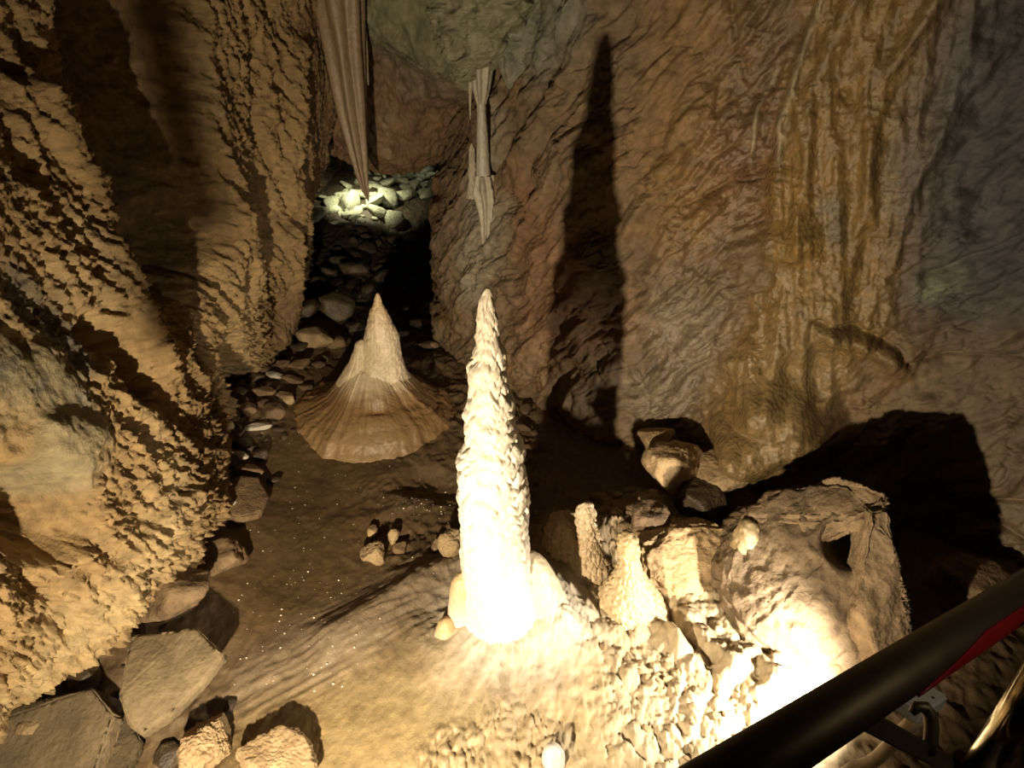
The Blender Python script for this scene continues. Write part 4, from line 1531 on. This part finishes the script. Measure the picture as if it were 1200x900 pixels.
link(me, 'red_reflection', M['red'], root)['label'] = 'red reflection painted as strip'
# post with flange and bracket
b0 = V3(at_depth(1146, 902, .80))
b1 = V3(at_depth(1232, 772, .66))
db = (b1 - b0).normalized()
post = link(tube_mesh([b0 - db * .02, b1 + db * .05], .0165, 48, org=a0), 'post', M['chrome'], root)
post['label'] = 'bright steel post'
fl = link(tube_mesh([b0 - db * .012, b0 - db * .010, b0 - db * .004, b0 - db * .001], [.030, .032, .032, .026], 48, org=a0), 'flange', M['steel_dark'], post)
fl2 = link(tube_mesh([b0 - db * .035, b0 - db * .033, b0 - db * .02, b0 - db * .016], [.034, .037, .037, .030], 48, org=a0), 'flange', M['steel_dark'], post)
c0 = V3(at_depth(1012, 842, .62)); c1 = V3(at_depth(1130, 906, .84))
ax = (c1 - c0) / 2
vw = V3(ray(1070, 860)).normalized()
ay = ax.cross(vw).normalized() * .0105
az = ax.cross(ay).normalized() * .005
cc = (c0 + c1) / 2
br = link(box_between(cc, ax, ay, az, .0015), 'bracket', M['steel_dark'], root)
br.location = cc - a0
hk = [(1068, 836), (1075, 828), (1084, 829), (1090, 838), (1092, 850), (1091, 866), (1088, 882)]
link(tube_mesh([V3(at_depth(x, y, .735)) for x, y in hk], [.004, .006, .007, .0075, .0075, .0075, .0075], 24, org=a0), 'clamp_hook', M['steel_dark'], root)
# white electrical box
q0 = V3(at_depth(1079, 824, 1.05))
e1 = (V3(at_depth(1108, 822, 1.08)) - V3(at_depth(1082, 807, 1.10))) / 2 * 1.15
e2 = (V3(at_depth(1056, 824, 1.04)) - V3(at_depth(1084, 807, 1.10))) / 2 * 1.05
e1 = Vector((e1.x, e1.y, e1.z)); e3 = e1.cross(e2).normalized() * .014
eb = empty('electrical_box', q0)
tag(eb, 'small white electrical box behind the rail bracket', 'electrical box')
link(box_between(q0, e1, e2, e3, .004), 'housing', M['white_pl'], eb)
if e3.z < 0: e3 = -e3
for sx, sy in ((-.35, .2), (.45, -.2)):
    c = link(tube_mesh([e1 * sx + e2 * sy + e3 * .98, e1 * sx + e2 * sy + e3 * 1.12], .0022, 12), 'screw', M['black'], eb)
cd = [(985, 912), (1000, 900), (1012, 897), (1028, 888), (1048, 868), (1066, 850), (1080, 838)]
dd = [1.25, 1.22, 1.2, 1.17, 1.12, 1.08, 1.07]
pp = [V3(at_depth(x, y, d)) for (x, y), d in zip(cd, dd)]
# smooth the conduit
ts = np.linspace(0, len(pp) - 1, 50)
pc = crm(np.arange(len(pp)), np.array([p[:] for p in pp]), ts)
o = link(tube_mesh([Vector(p) for p in pc], .0115, 24, org=pp[2]), 'conduit', M['cream_pl'], None, pp[2])
tag(o, 'cream plastic conduit pipe curving below the handrail', 'conduit')

# unseen walkway under the visitor; plate and side tube added to block lamp light
root = empty('walkway', (1.0, -.4, .85))
tag(root, 'dark steel walkway deck under the viewpoint, with added shade plate and shadow tube', 'walkway')
d_ = link(box_between((0, 0, 0), Vector((1.5, 0, 0)), Vector((0, .5, 0)), Vector((0, 0, .05)), .004), 'deck', M['steel_dark'], root)
d_.location = (0, 0, -.05)
d_ = link(box_between((0, 0, 0), Vector((.02, 0, 0)), Vector((0, .30, 0)), Vector((0, 0, .68)), .004), 'shade_plate', M['steel_dark'], root)
d_.location = (-1.22, .35, -.18)  # added plate, keeps main lamp light off the lower right
d_ = link(box_between((0, 0, 0), Vector((.20, 0, 0)), Vector((0, .28, 0)), Vector((0, 0, .05)), .004), 'deck', M['steel_dark'], root)
d_.location = (-1.70, -.22, -.05)  # extra deck piece added to carry the shadow tube
ret = [(-.795, -.80, .85), (-.795, -.80, 1.80), (-.795, -.76, 1.85), (-.795, .42, 1.85), (-.795, .47, 1.835), (-.795, .50, 1.79), (-.795, .50, 1.4), (-.795, .50, 1.0)]
link(tube_mesh(ret, .025, 24, org=root.location), 'shadow_tube', M['steel_dark'], root)  # unseen tube added to cast the upper shadow on the left wall

# ================================================================== LAMPS
def spot(name, loc, aim, watts, col, ang, blend=.5, soft=.03):
    l = bpy.data.lights.new(name, 'SPOT')
    l.energy = watts
    l.color = col
    l.spot_size = math.radians(ang)
    l.spot_blend = blend
    l.shadow_soft_size = soft
    o = bpy.data.objects.new(name, l)
    COL.objects.link(o)
    o.location = loc
    d = Vector(aim) - Vector(loc)
    o.rotation_euler = d.to_track_quat('-Z', 'Y').to_euler()
    return o


WARM = (1.0, .83, .58)
spot('spotlight', (-.65, 0.0, .95), (-.12, 1.9, .25), 420, WARM, 152, 1.0, .025)
# low lamp on the right shelf, behind the rail
spot('spotlight', (1.12, 1.30, .38), (.86, 1.57, .05), 125, (1.0, .88, .70), 134, .7, .03)
gt = ground(424, 242)
spot('spotlight', (gt[0] + .05, gt[1] - .12, gt[2] + .50), (gt[0], gt[1] + .1, gt[2]), 60, (1.0, .93, .62), 105, .9, .03)
gt = ground(505, 215)
spot('spotlight', (gt[0], gt[1] + .1, gt[2] + .5), (gt[0], gt[1], gt[2]), 2.5, (1.0, .95, .7), 100, .9, .03)

spot('spotlight', (1.3, -.2, 3.1), (.72, .58, 1.75), 16, (1.0, .8, .55), 50, .8, .05)  # overhead lamp added to brighten the rail and box

w = bpy.data.worlds.new('world')
SC.world = w
w.use_nodes = True
w.node_tree.nodes['Background'].inputs['Color'].default_value = (.010, .008, .006, 1)
w.node_tree.nodes['Background'].inputs['Strength'].default_value = 1

vs_ = SC.view_settings
vs_.view_transform = 'Standard'
vs_.look = 'None'
vs_.exposure = 0
vs_.gamma = 1
vs_.use_curve_mapping = False
